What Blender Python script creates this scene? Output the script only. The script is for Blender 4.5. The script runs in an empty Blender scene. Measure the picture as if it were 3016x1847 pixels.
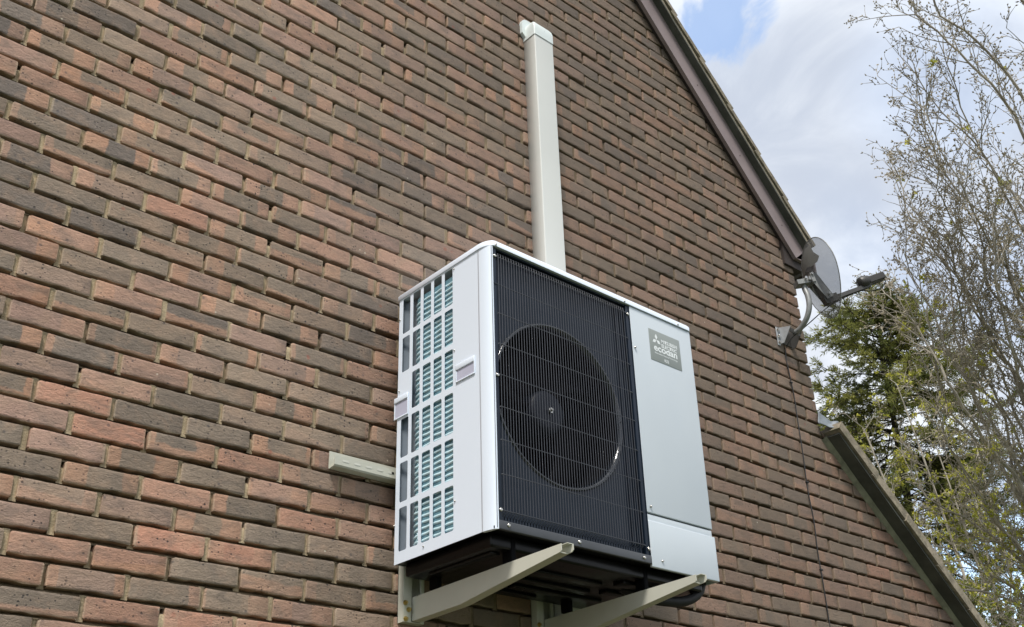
import bpy, bmesh, math, random
import numpy as np
from mathutils import Vector, Matrix, noise

random.seed(7)
rnd = random.Random(11)
S = bpy.context.scene
COL = S.collection

# ------------------------------------------------------------------ camera
CAMPOS = Vector((0.0, -2.90694501, 1.6))
YAW, PITCH, ROLL = 0.739511570, 0.468875287, -0.0347479446
FPX, CX, CY = 3137.847, 1528.265, 1020.155
PW, PH = 3016.0, 1847.0
fwd = Vector((math.sin(YAW)*math.cos(PITCH), math.cos(YAW)*math.cos(PITCH), math.sin(PITCH)))
r0 = Vector((math.cos(YAW), -math.sin(YAW), 0.0))
u0 = r0.cross(fwd)
rgt = r0*math.cos(ROLL) + u0*math.sin(ROLL)
upv = -r0*math.sin(ROLL) + u0*math.cos(ROLL)
cam_d = bpy.data.cameras.new('camera')
cam = bpy.data.objects.new('camera', cam_d); COL.objects.link(cam)
M = Matrix(((rgt.x, upv.x, -fwd.x, CAMPOS.x), (rgt.y, upv.y, -fwd.y, CAMPOS.y), (rgt.z, upv.z, -fwd.z, CAMPOS.z), (0, 0, 0, 1)))
cam.matrix_world = M
cam_d.sensor_fit = 'HORIZONTAL'; cam_d.sensor_width = 36.0
cam_d.lens = 36.0*FPX/PW
cam_d.shift_x = -(CX-PW/2)/PW
cam_d.shift_y = (CY-PH/2)/PW
cam_d.clip_start = 0.05; cam_d.clip_end = 2000
S.camera = cam

def project(p):
    d = Vector(p)-CAMPOS; k = d.dot(fwd)
    return CX+FPX*d.dot(rgt)/k, CY-FPX*d.dot(upv)/k

# ------------------------------------------------------------------ exposure, sun, sky
S.view_settings.view_transform = 'Standard'
S.view_settings.look = 'None'
S.view_settings.gamma = 1.0
S.view_settings.use_curve_mapping = False
S.view_settings.exposure = 1.50

SUN = Vector((-0.40, -0.33, 0.86)).normalized()      # towards the sun: high, veiled by cloud, from the left
sd = bpy.data.lights.new('sun', 'SUN'); sd.energy = 1.5; sd.angle = math.radians(12); sd.color = (1.0, 0.945, 0.87)
so = bpy.data.objects.new('sun', sd); COL.objects.link(so)
so.rotation_euler = SUN.to_track_quat('Z', 'Y').to_euler(); so.location = (-6, -8, 14)

W = bpy.data.worlds.new('World'); S.world = W; W.use_nodes = True
nt = W.node_tree; nt.nodes.clear()
def N(t, typ, **kw):
    n = t.nodes.new(typ)
    for k, v in kw.items(): setattr(n, k, v)
    return n
def mathn(t, op, a, b=None, clamp=False):
    n = N(t, 'ShaderNodeMath', operation=op, use_clamp=clamp)
    for i, v in enumerate((a, b)):
        if v is None: continue
        if isinstance(v, (int, float)): n.inputs[i].default_value = v
        else: t.links.new(v, n.inputs[i])
    return n.outputs[0]
def mixc(t, fac, a, b, blend='MIX'):
    n = N(t, 'ShaderNodeMix', data_type='RGBA', blend_type=blend)
    n.clamp_factor = True
    for s, v in ((n.inputs[0], fac), (n.inputs[6], a), (n.inputs[7], b)):
        if isinstance(v, (int, float)): s.default_value = v
        elif isinstance(v, (tuple, list)): s.default_value = (*v, 1) if len(v) == 3 else v
        else: t.links.new(v, s)
    return n.outputs[2]
def smooth(t, v, lo, hi):
    n = N(t, 'ShaderNodeMapRange', interpolation_type='SMOOTHSTEP')
    t.links.new(v, n.inputs[0]); n.inputs[1].default_value = lo; n.inputs[2].default_value = hi
    return n.outputs[0]
def noisen(t, vec, scale, detail=3, rough=0.5, dist=0.0, w=None):
    n = N(t, 'ShaderNodeTexNoise')
    if w is not None: n.noise_dimensions = '4D'; n.inputs['W'].default_value = w
    n.inputs['Scale'].default_value = scale; n.inputs['Detail'].default_value = detail
    n.inputs['Roughness'].default_value = rough; n.inputs['Distortion'].default_value = dist
    if vec is not None: t.links.new(vec, n.inputs['Vector'])
    return n.outputs[0]

sky = N(nt, 'ShaderNodeTexSky', sky_type='NISHITA')
sky.sun_disc = False
sky.sun_elevation = math.asin(SUN.z); sky.sun_rotation = math.atan2(SUN.x, SUN.y)
tc = N(nt, 'ShaderNodeTexCoord')
sep = N(nt, 'ShaderNodeSeparateXYZ'); nt.links.new(tc.outputs['Generated'], sep.inputs[0])
zc = mathn(nt, 'ADD', mathn(nt, 'MAXIMUM', sep.outputs[2], 0.0), 0.42)
cmb = N(nt, 'ShaderNodeCombineXYZ')
nt.links.new(mathn(nt, 'DIVIDE', sep.outputs[0], zc), cmb.inputs[0])
nt.links.new(mathn(nt, 'DIVIDE', sep.outputs[1], zc), cmb.inputs[1])
n1 = noisen(nt, cmb.outputs[0], 2.3, 3, 0.42, 0.5)
n2 = noisen(nt, cmb.outputs[0], 6.5, 6, 0.58, 0.6, w=3.1)
shade = mathn(nt, 'ADD', mathn(nt, 'MULTIPLY', n1, 0.52), mathn(nt, 'MULTIPLY', n2, 0.48))
cloud = mixc(nt, smooth(nt, shade, 0.40, 0.585), (2.20, 2.42, 2.84), (3.62, 3.78, 3.98))
def hole(direction, c0, c1):
    v = N(nt, 'ShaderNodeVectorMath', operation='DOT_PRODUCT')
    nt.links.new(tc.outputs['Generated'], v.inputs[0]); v.inputs[1].default_value = Vector(direction).normalized()
    wob = mathn(nt, 'MULTIPLY', mathn(nt, 'SUBTRACT', n2, 0.5), 0.012)
    return smooth(nt, mathn(nt, 'ADD', v.outputs[1], wob), c0, c1)
holes = []
def raydir(px, py):
    return (fwd + rgt*(px-CX)/FPX - upv*(py-CY)/FPX).normalized()
# thin places in the cloud where blue shows through (directions of the real sky)
for (x, y, z), c0, c1, k in (((0.60, 0.40, 0.695), 0.9955, 1.0005, 0.75), ((0.857, 0.398, 0.328), 0.0, 0.0, 0)):
    if k: holes.append(mathn(nt, 'MULTIPLY', hole((x, y, z), c0, c1), k))
d1 = raydir(2150, 95); d2 = raydir(2020, -60); d3 = raydir(2930, 1690); d4 = raydir(2800, 210)
holes = [mathn(nt, 'MULTIPLY', hole(d1, 0.9991, 1.0002), 0.85), mathn(nt, 'MULTIPLY', hole(d2, 0.993, 1.001), 0.12),
         mathn(nt, 'MULTIPLY', hole(d3, 0.9965, 1.0005), 0.95), mathn(nt, 'MULTIPLY', hole(d4, 0.994, 1.001), 0.3)]
thin = mathn(nt, 'MULTIPLY', smooth(nt, noisen(nt, cmb.outputs[0], 1.7, 2, 0.4, 0.3, w=8.0), 0.60, 0.74), 0.5)
for h in holes: thin = mathn(nt, 'MAXIMUM', thin, h)
blue = mixc(nt, 1.0, sky.outputs[0], (1.5, 1.38, 1.25), 'MULTIPLY')
skycol = mixc(nt, thin, cloud, blue)
bg = N(nt, 'ShaderNodeBackground'); bg.inputs[1].default_value = 0.1
nt.links.new(skycol, bg.inputs[0])
wo = N(nt, 'ShaderNodeOutputWorld'); nt.links.new(bg.outputs[0], wo.inputs[0])

# ------------------------------------------------------------------ helpers
def new_mat(name):
    m = bpy.data.materials.new(name); m.use_nodes = True
    t = m.node_tree; b = t.nodes['Principled BSDF']
    return m, t, b
def simple(name, col, rough=0.5, metal=0.0, var=0.10, scale=9.0, bump=0.0, bscale=60.0, spec=0.5, coat=0.0, dirt=None, grime=None):
    m, t, b = new_mat(name)
    g = N(t, 'ShaderNodeNewGeometry')
    n = noisen(t, g.outputs['Position'], scale, 5, 0.6)
    dark = tuple(c*(1-var) for c in col); light = tuple(min(1, c*(1+var*0.6)) for c in col)
    c = mixc(t, smooth(t, n, 0.3, 0.7), dark, light)
    if dirt:
        n3 = noisen(t, g.outputs['Position'], dirt[1], 6, 0.7, 0.4)
        c = mixc(t, mathn(t, 'MULTIPLY', smooth(t, n3, 0.5, 0.75), dirt[2]), c, dirt[0])
    if grime:
        sp_ = N(t, 'ShaderNodeSeparateXYZ'); t.links.new(g.outputs['Position'], sp_.inputs[0])
        gm = mathn(t, 'MULTIPLY', smooth(t, mathn(t, 'ADD', sp_.outputs[0], mathn(t, 'MULTIPLY', noisen(t, g.outputs['Position'], 1.3, 4, 0.6), 2.0)), 2.1, 4.2), 0.8)
        c = mixc(t, gm, c, grime)
    t.links.new(c, b.inputs['Base Color'])
    b.inputs['Roughness'].default_value = rough; b.inputs['Metallic'].default_value = metal
    b.inputs['Specular IOR Level'].default_value = spec
    b.inputs['Coat Weight'].default_value = coat
    rn = noisen(t, g.outputs['Position'], scale*3, 4, 0.6)
    mr = N(t, 'ShaderNodeMapRange'); t.links.new(rn, mr.inputs[0])
    mr.inputs[3].default_value = max(0.02, rough-0.07); mr.inputs[4].default_value = min(1, rough+0.07)
    t.links.new(mr.outputs[0], b.inputs['Roughness'])
    if bump:
        bp = N(t, 'ShaderNodeBump'); bp.inputs['Strength'].default_value = 1.0; bp.inputs['Distance'].default_value = bump
        t.links.new(noisen(t, g.outputs['Position'], bscale, 6, 0.65), bp.inputs['Height'])
        t.links.new(bp.outputs[0], b.inputs['Normal'])
    return m

def mkmesh(name, verts, faces, mats, midx=None, smooth_=None):
    me = bpy.data.meshes.new(name)
    me.from_pydata([tuple(v) for v in verts], [], faces)
    for m in (mats if isinstance(mats, (list, tuple)) else [mats]): me.materials.append(m)
    if midx is not None: me.polygons.foreach_set('material_index', midx)
    if smooth_ is True: me.polygons.foreach_set('use_smooth', [True]*len(faces))
    elif smooth_: me.polygons.foreach_set('use_smooth', smooth_)
    me.update()
    return me
ORG = {}
class MB:
    def __init__(s): s.v = []; s.f = []; s.sm = []
    def add(s, vs, fs, sm=False):
        o = len(s.v); s.v += [Vector(v) for v in vs]; s.f += [tuple(i+o for i in f) for f in fs]; s.sm += [sm]*len(fs)
        return s
    def box(s, x0, x1, y0, y1, z0, z1, b=0.0):
        if b <= 0:
            vs = [(x, y, z) for z in (z0, z1) for y in (y0, y1) for x in (x0, x1)]
            return s.add(vs, [(0,2,3,1),(4,5,7,6),(0,1,5,4),(2,6,7,3),(0,4,6,2),(1,3,7,5)])
        bm = bmesh.new(); bmesh.ops.create_cube(bm, size=1)
        for v in bm.verts:
            v.co = Vector(((x0+x1)/2+v.co.x*(x1-x0), (y0+y1)/2+v.co.y*(y1-y0), (z0+z1)/2+v.co.z*(z1-z0)))
        bmesh.ops.bevel(bm, geom=bm.edges[:], offset=b, segments=2, profile=0.6, affect='EDGES')
        return s.bm(bm, True)
    def bm(s, bm, sm=False, mat=None):
        bm.verts.ensure_lookup_table()
        bm.verts.index_update()
        vs = [(mat @ v.co) if mat else v.co.copy() for v in bm.verts]
        fs = [tuple(v.index for v in f.verts) for f in bm.faces]
        bm.free(); return s.add(vs, fs, sm)
    def prism(s, poly, axis, a, b, sm=False):
        # poly: list of 2D points; axis 'x': pts are (y,z); 'y': (x,z); 'z': (x,y)
        def P(p, h):
            return {'x': (h, p[0], p[1]), 'y': (p[0], h, p[1]), 'z': (p[0], p[1], h)}[axis]
        n = len(poly); vs = [P(p, a) for p in poly]+[P(p, b) for p in poly]
        s.add(vs, [tuple(range(n))[::-1], tuple(range(n, 2*n))])
        s.add(vs, [(i, (i+1) % n, n+(i+1) % n, n+i) for i in range(n)], sm)
        return s
    def tube(s, pts, r, n=8, cap=True, sm=True):
        pts = [Vector(p) for p in pts]; rs = r if isinstance(r, (list, tuple)) else [r]*len(pts)
        up = Vector((0.13, 0.21, 0.97)); vs = []; fs = []
        t0 = (pts[1]-pts[0]).normalized()
        a = t0.cross(up)
        if a.length < 1e-3: a = t0.cross(Vector((1, 0, 0)))
        a.normalize()
        for i, p in enumerate(pts):
            t = (pts[min(i+1, len(pts)-1)]-pts[max(i-1, 0)]).normalized()
            a = (a-t*a.dot(t)).normalized(); b = t.cross(a)
            for k in range(n):
                w = 2*math.pi*k/n
                vs.append(p+(a*math.cos(w)+b*math.sin(w))*rs[i])
        for i in range(len(pts)-1):
            for k in range(n):
                fs.append((i*n+k, i*n+(k+1) % n, (i+1)*n+(k+1) % n, (i+1)*n+k))
        s.add(vs, fs, sm)
        if cap and n > 3:
            s.add([vs[k] for k in range(n)], [tuple(range(n))[::-1]]); s.add(vs[-n:], [tuple(range(n))])
        return s
    def disc(s, c, nrm, r, h, n=20, r2=None, sm=True):
        c = Vector(c); nrm = Vector(nrm).normalized()
        s.tube([c, c+nrm*h], [r, r2 if r2 is not None else r], n, True, sm); return s
    def lathe(s, c, nrm, prof, n=48, sm=True, up=(0, 0, 1)):
        # prof list of (radius, height along nrm)
        c = Vector(c); nrm = Vector(nrm).normalized(); a = Vector(up).cross(nrm).normalized(); b = nrm.cross(a)
        vs = []
        for r, h in prof:
            for k in range(n):
                w = 2*math.pi*k/n; vs.append(c+nrm*h+(a*math.cos(w)+b*math.sin(w))*r)
        fs = [(i*n+k, i*n+(k+1) % n, (i+1)*n+(k+1) % n, (i+1)*n+k) for i in range(len(prof)-1) for k in range(n)]
        return s.add(vs, fs, sm)
    def obj(s, name, mat, parent=None, recalc=True):
        org = Vector((0, 0, 0))
        if parent is not None: org = ORG[parent.name]
        me = mkmesh(name, [v-org for v in s.v], s.f, mat, None, s.sm)
        if recalc:
            bm = bmesh.new(); bm.from_mesh(me); bmesh.ops.recalc_face_normals(bm, faces=bm.faces); bm.to_mesh(me); bm.free()
        o = bpy.data.objects.new(name, me); COL.objects.link(o)
        if parent is not None: o.parent = parent
        ORG[o.name] = org
        return o
def tag(o, label=None, cat=None, group=None, kind=None):
    if label: o['label'] = label
    if cat: o['category'] = cat
    if group: o['group'] = group
    if kind: o['kind'] = kind
    return o
def thing(name, loc, label, cat, group=None):
    o = bpy.data.objects.new(name, None); COL.objects.link(o); o.location = loc
    o.empty_display_size = 0.2
    ORG[o.name] = Vector(loc)
    return tag(o, label, cat, group)

# ------------------------------------------------------------------ brick and mortar materials
X0, Z0, BW, BH = 0.0297, 4.0842, 0.225, 0.0730
def brick_material():
    m, t, b = new_mat('facing brick')
    g = N(t, 'ShaderNodeNewGeometry'); P = g.outputs['Position']
    sp = N(t, 'ShaderNodeSeparateXYZ'); t.links.new(P, sp.inputs[0])
    rowf = mathn(t, 'DIVIDE', mathn(t, 'SUBTRACT', sp.outputs[2], Z0-0.0662), BH)
    row = mathn(t, 'FLOOR', rowf)
    vv = mathn(t, 'SUBTRACT', rowf, row)
    par = mathn(t, 'ABSOLUTE', mathn(t, 'MODULO', row, 2.0))
    xx = mathn(t, 'DIVIDE', mathn(t, 'SUBTRACT', sp.outputs[0], X0-0.0065), BW)
    xs = mathn(t, 'ADD', xx, mathn(t, 'MULTIPLY', mathn(t, 'SUBTRACT', 1.0, par), 0.5))
    colf = mathn(t, 'FLOOR', xs); u = mathn(t, 'SUBTRACT', xs, colf)
    cell = N(t, 'ShaderNodeCombineXYZ'); t.links.new(colf, cell.inputs[0]); t.links.new(row, cell.inputs[1])
    def wn(off):
        a = N(t, 'ShaderNodeVectorMath', operation='ADD'); t.links.new(cell.outputs[0], a.inputs[0]); a.inputs[1].default_value = (off*7.3+0.5, off*3.1+0.5, off)
        w = N(t, 'ShaderNodeTexWhiteNoise', noise_dimensions='3D'); t.links.new(a.outputs[0], w.inputs['Vector'])
        s3 = N(t, 'ShaderNodeSeparateColor'); t.links.new(w.outputs['Color'], s3.inputs[0])
        return s3.outputs[0], s3.outputs[1], s3.outputs[2]
    r1, r2, r3 = wn(1); r4, r5, r6 = wn(2); r7, r8, r9 = wn(3)
    # offset the coordinates per brick so that no blotch runs from one brick into the next
    ofs = N(t, 'ShaderNodeCombineXYZ')
    for i, r in enumerate((r7, r8, r9)): t.links.new(mathn(t, 'MULTIPLY', r, 40.0), ofs.inputs[i])
    pa = N(t, 'ShaderNodeVectorMath', operation='ADD'); t.links.new(P, pa.inputs[0]); t.links.new(ofs.outputs[0], pa.inputs[1])
    PB = pa.outputs[0]
    # stretched coordinates: folds and drag marks run along the brick
    mp = N(t, 'ShaderNodeMapping'); mp.inputs['Scale'].default_value = (0.6, 1, 1.2); t.links.new(PB, mp.inputs[0])
    # body colour
    ramp = N(t, 'ShaderNodeValToRGB'); cr = ramp.color_ramp; cr.interpolation = 'LINEAR'
    els = [(0.0, (0.215, 0.182, 0.162)), (0.22, (0.310, 0.250, 0.196)), (0.50, (0.385, 0.295, 0.221)), (0.68, (0.455, 0.305, 0.245)), (0.87, (0.53, 0.330, 0.240)), (1.0, (0.60, 0.315, 0.220))]
    cr.elements[0].position = els[0][0]; cr.elements[0].color = (*els[0][1], 1)
    cr.elements[1].position = els[-1][0]; cr.elements[1].color = (*els[-1][1], 1)
    for p_, c_ in els[1:-1]:
        e = cr.elements.new(p_); e.color = (*c_, 1)
    # lower courses near the left were fired redder than the upper ones
    low = noisen(t, P, 0.55, 2, 0.5)
    bias = mathn(t, 'MULTIPLY', mathn(t, 'SUBTRACT', low, 0.5), 0.35)
    hb = mathn(t, 'MULTIPLY', mathn(t, 'SUBTRACT', 3.4, sp.outputs[2]), 0.11)
    hb = mathn(t, 'MINIMUM', mathn(t, 'MAXIMUM', hb, -0.09), 0.17)
    tone = mathn(t, 'ADD', mathn(t, 'ADD', mathn(t, 'MULTIPLY', r1, 0.88), bias), mathn(t, 'ADD', hb, 0.05), True)
    t.links.new(tone, ramp.inputs[0])
    body = ramp.outputs[0]
    # kiss marks: paler warm ends, grey middle, sharp edge
    warm = mixc(t, r2, (0.62, 0.352, 0.228), (0.57, 0.355, 0.258))
    wob = mathn(t, 'MULTIPLY', mathn(t, 'SUBTRACT', noisen(t, PB, 26, 3, 0.6), 0.5), 0.10)
    uw = mathn(t, 'ADD', u, wob)
    le = mathn(t, 'MULTIPLY', r3, 0.34); re = mathn(t, 'SUBTRACT', 1.0, mathn(t, 'MULTIPLY', r4, 0.36))
    lm = mathn(t, 'SUBTRACT', 1.0, smooth(t, mathn(t, 'SUBTRACT', uw, le), -0.012, 0.012))
    rm = smooth(t, mathn(t, 'SUBTRACT', uw, re), -0.012, 0.012)
    kiss = mathn(t, 'MAXIMUM', lm, rm)
    has = mathn(t, 'MULTIPLY', smooth(t, r5, 0.42, 0.50), mathn(t, 'ADD', 0.45, mathn(t, 'MULTIPLY', r9, 0.55)))
    c = mixc(t, mathn(t, 'MULTIPLY', kiss, has), body, warm)
    # slanting warm streaks on some
    st = mathn(t, 'ADD', mathn(t, 'ADD', mathn(t, 'MULTIPLY', mathn(t, 'SUBTRACT', r6, 0.5), 0.9), vv), mathn(t, 'MULTIPLY', u, mathn(t, 'SUBTRACT', r8, 0.3)))
    stm = mathn(t, 'SUBTRACT', 1.0, smooth(t, mathn(t, 'ADD', st, mathn(t, 'MULTIPLY', wob, 3.0)), 0.32, 0.42))
    c = mixc(t, mathn(t, 'MULTIPLY', mathn(t, 'MULTIPLY', stm, smooth(t, r7, 0.72, 0.76)), 0.7), c, warm)
    # clouding within a brick
    big = noisen(t, mp.outputs[0], 22, 4, 0.6, 0.5)
    c = mixc(t, mathn(t, 'MULTIPLY', smooth(t, big, 0.44, 0.70), 0.50), c, (0.200, 0.168, 0.142))
    c = mixc(t, mathn(t, 'MULTIPLY', smooth(t, noisen(t, PB, 13, 4, 0.6, 0.4), 0.48, 0.72), 0.45), c, (0.50, 0.345, 0.245))
    # overall value
    val = mathn(t, 'ADD', 0.84, mathn(t, 'MULTIPLY', r8, 0.32))
    vcol = N(t, 'ShaderNodeCombineXYZ')
    for i in range(3): t.links.new(val, vcol.inputs[i])
    c = mixc(t, 1.0, c, vcol.outputs[0], 'MULTIPLY')
    # burnt specks and pits
    vo = N(t, 'ShaderNodeTexVoronoi'); vo.inputs['Scale'].default_value = 95; vo.inputs['Randomness'].default_value = 1
    t.links.new(PB, vo.inputs['Vector'])
    vc = N(t, 'ShaderNodeSeparateColor'); t.links.new(vo.outputs['Color'], vc.inputs[0])
    sz = mathn(t, 'MULTIPLY', mathn(t, 'SUBTRACT', vc.outputs[0], 0.50), 0.55)
    speck = mathn(t, 'SUBTRACT', 1.0, smooth(t, mathn(t, 'SUBTRACT', vo.outputs['Distance'], sz), 0.02, 0.14))
    patch = smooth(t, noisen(t, PB, 16, 2, 0.5), 0.44, 0.60)
    sk = mathn(t, 'MULTIPLY', mathn(t, 'MULTIPLY', speck, patch), mathn(t, 'ADD', 0.45, mathn(t, 'MULTIPLY', r2, 0.5)))
    c = mixc(t, sk, c, (0.055, 0.052, 0.055))
    vo2 = N(t, 'ShaderNodeTexVoronoi'); vo2.inputs['Scale'].default_value = 34; t.links.new(PB, vo2.inputs['Vector'])
    vc2 = N(t, 'ShaderNodeSeparateColor'); t.links.new(vo2.outputs['Color'], vc2.inputs[0])
    sp2 = mathn(t, 'MULTIPLY', mathn(t, 'SUBTRACT', 1.0, smooth(t, vo2.outputs['Distance'], 0.10, 0.24)), smooth(t, vc2.outputs[1], 0.80, 0.83))
    c = mixc(t, mathn(t, 'MULTIPLY', sp2, 0.55), c, (0.075, 0.078, 0.09))
    # rare raw red spots and lime bits
    c = mixc(t, mathn(t, 'MULTIPLY', mathn(t, 'SUBTRACT', 1.0, smooth(t, vo2.outputs['Distance'], 0.16, 0.42)), mathn(t, 'MULTIPLY', smooth(t, vc2.outputs[2], 0.988, 0.994), 0.5)), c, (0.45, 0.12, 0.08))
    fine = noisen(t, mp.outputs[0], 210, 5, 0.75)
    c = mixc(t, mathn(t, 'MULTIPLY', smooth(t, fine, 0.30, 0.70), 0.40), mixc(t, 1.0, c, (0.72, 0.72, 0.73), 'MULTIPLY'), mixc(t, 1.0, c, (1.35, 1.32, 1.28), 'MULTIPLY'))
    # pale sandy arrises from mortar smear
    edge = mathn(t, 'MINIMUM', mathn(t, 'MULTIPLY', mathn(t, 'MINIMUM', u, mathn(t, 'SUBTRACT', 1.0, u)), 3.08), mathn(t, 'ADD', vv, 0.02))
    em = mathn(t, 'SUBTRACT', 1.0, smooth(t, mathn(t, 'ADD', edge, mathn(t, 'MULTIPLY', wob, 0.8)), 0.085, 0.16))
    c = mixc(t, mathn(t, 'MULTIPLY', em, 0.42), c, (0.54, 0.43, 0.30))
    # weathering further to the right, towards the verge: browner, a little algae
    grime = mathn(t, 'MULTIPLY', smooth(t, mathn(t, 'ADD', sp.outputs[0], mathn(t, 'MULTIPLY', noisen(t, P, 1.3, 4, 0.6), 2.0)), 2.1, 4.2), 0.58)
    c = mixc(t, grime, c, (0.135, 0.105, 0.083))
    fleck = mathn(t, 'MULTIPLY', mathn(t, 'SUBTRACT', 1.0, smooth(t, vo2.outputs['Distance'], 0.05, 0.17)), mathn(t, 'SUBTRACT', 1.0, smooth(t, vc2.outputs[1], 0.020, 0.026)))
    c = mixc(t, mathn(t, 'MULTIPLY', fleck, 0.8), c, (0.66, 0.60, 0.48))
    t.links.new(c, b.inputs['Base Color'])
    b.inputs['Roughness'].default_value = 0.88; b.inputs['Specular IOR Level'].default_value = 0.25
    h = mathn(t, 'ADD', mathn(t, 'MULTIPLY', noisen(t, mp.outputs[0], 75, 5, 0.68, 0.5), 0.85), mathn(t, 'MULTIPLY', noisen(t, PB, 420, 3, 0.7), 0.42))
    h = mathn(t, 'SUBTRACT', h, mathn(t, 'MULTIPLY', speck, mathn(t, 'MULTIPLY', patch, 0.25)))
    bp = N(t, 'ShaderNodeBump'); bp.inputs['Strength'].default_value = 0.9; bp.inputs['Distance'].default_value = 0.0058
    t.links.new(h, bp.inputs['Height']); t.links.new(bp.outputs[0], b.inputs['Normal'])
    return m
M_BRICK = brick_material()
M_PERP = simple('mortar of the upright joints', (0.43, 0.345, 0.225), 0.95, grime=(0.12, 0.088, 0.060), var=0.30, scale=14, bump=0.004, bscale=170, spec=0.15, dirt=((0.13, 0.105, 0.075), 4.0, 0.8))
M_MORTAR = simple('mortar', (0.265, 0.205, 0.135), 0.95, grime=(0.085, 0.062, 0.043), var=0.28, scale=14, bump=0.004, bscale=170, spec=0.15, dirt=((0.20, 0.18, 0.125), 5.0, 0.6))  # bed mortar darker than the upright joints: joint shade put into the colour
M_WHITE = simple('white powder coat', (0.79, 0.87, 0.985), 0.33, var=0.015, scale=1.2, spec=0.5, coat=0.0)
M_PANEL = simple('shaded panel white', (0.56, 0.62, 0.67), 0.22, var=0.03, scale=1.4, spec=0.5, coat=0.3)  # white casing again, darkened: the shade of the front is in the colour
M_DARK = simple('slate grey plastic', (0.009, 0.017, 0.032), 0.42, var=0.10, scale=6, spec=0.35)
M_BLACK = simple('black plastic', (0.003, 0.003, 0.004), 0.6, spec=0.08, var=0.2, scale=6)
M_BASE = simple('black painted steel base', (0.003, 0.0028, 0.0028), 0.30, spec=0.25, var=0.3, scale=8, dirt=((0.012, 0.009, 0.007), 9.0, 0.3))
M_WIRE = simple('black coated wire', (0.055, 0.060, 0.074), 0.36, var=0.1)
M_STEEL = simple('zinc plated screw', (0.62, 0.60, 0.56), 0.25, metal=1.0, var=0.1)
M_BRASS = simple('yellow passivated bolt', (0.62, 0.50, 0.22), 0.32, metal=1.0, var=0.15)
M_IVORY = simple('ivory powder coat', (0.57, 0.57, 0.49), 0.38, var=0.05, scale=5)
M_PVC = simple('ivory plastic trunking', (0.66, 0.67, 0.64), 0.32, var=0.03, scale=2)
M_FIN = simple('blue coated fin', (0.13, 0.26, 0.32), 0.45, var=0.3, scale=40)
M_TUBE = simple('pale plastic guard', (0.56, 0.76, 0.83), 0.25, var=0.06)
M_GREYIN = simple('grey blue inner sheet', (0.17, 0.20, 0.235), 0.4, var=0.2, scale=4)
M_LABEL = simple('silver grey label', (0.27, 0.30, 0.29), 0.45, var=0.04)
M_PRINT = simple('pale label print', (0.80, 0.84, 0.85), 0.5, var=0.02)
M_CAVITY = simple('pale lilac plastic', (0.52, 0.53, 0.66), 0.35, var=0.05)
M_BARGE = simple('mauve brown bargeboard paint', (0.27, 0.215, 0.215), 0.55, var=0.16, scale=3, bump=0.001, dirt=((0.10, 0.085, 0.08), 3.0, 0.4))
M_SOFFIT = simple('dark stained soffit', (0.035, 0.024, 0.020), 0.7, var=0.3, scale=7)
M_UNDER = simple('green grey undercloak', (0.075, 0.078, 0.066), 0.9, var=0.3, scale=6, bump=0.002)
M_TILE = simple('lichen covered concrete tile', (0.27, 0.232, 0.172), 0.95, var=0.35, scale=22, bump=0.004, bscale=70, dirt=((0.10, 0.11, 0.055), 14.0, 0.75))
M_FILLET = simple('green stained mortar fillet', (0.22, 0.22, 0.155), 0.95, var=0.3, scale=12, bump=0.004)
M_LEAD = simple('weathered lead', (0.20, 0.225, 0.245), 0.5, metal=0.2, var=0.35, scale=16, bump=0.003, bscale=30)
M_GALV = simple('galvanised grey steel', (0.28, 0.29, 0.29), 0.45, metal=0.25, var=0.2, scale=20)
M_CABLE = simple('black cable sheath', (0.02, 0.02, 0.021), 0.55, var=0.3, scale=20)
M_PLATE = simple('pale grey galvanised plate', (0.42, 0.44, 0.46), 0.4, metal=0.3, var=0.15, scale=20)

# ------------------------------------------------------------------ ground
m, t, b = new_mat('garden grass')
g = N(t, 'ShaderNodeNewGeometry')
c = mixc(t, noisen(t, g.outputs['Position'], 3, 5, 0.7), (0.025, 0.042, 0.014), (0.06, 0.08, 0.03))
c = mixc(t, smooth(t, noisen(t, g.outputs['Position'], 0.25, 3, 0.6), 0.5, 0.7), c, (0.10, 0.085, 0.05))
t.links.new(c, b.inputs['Base Color']); b.inputs['Roughness'].default_value = 0.95
M_GRASS = m
mb = MB(); mb.add([(-400, -400, 0), (400, -400, 0), (400, 400, 0), (-400, 400, 0)], [(0, 1, 2, 3)])
tag(mb.obj('ground', M_GRASS), kind='structure')

# ------------------------------------------------------------------ house
CORN = 4.858
SL, XR, ZR = -1.075, 4.30, 5.436
RIDGE_X = 1.30
def rake(x): return ZR+SL*(x-XR)
RZ = rake(RIDGE_X)
ca = math.cos(math.atan(SL)); sa = math.sin(math.atan(SL))     # along-slope direction (ca, sa)
SL2, X2, Z2 = -0.812, 4.876, 3.730
def lean(x): return Z2+SL2*(x-X2)
ca2 = math.cos(math.atan(SL2)); sa2 = math.sin(math.atan(SL2))
LX1 = 7.6
house = thing('brick_house', (2.0, 2.0, 0), 'brick gable end of a house with brown bargeboard and a lean-to roof at right', 'house')

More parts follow.
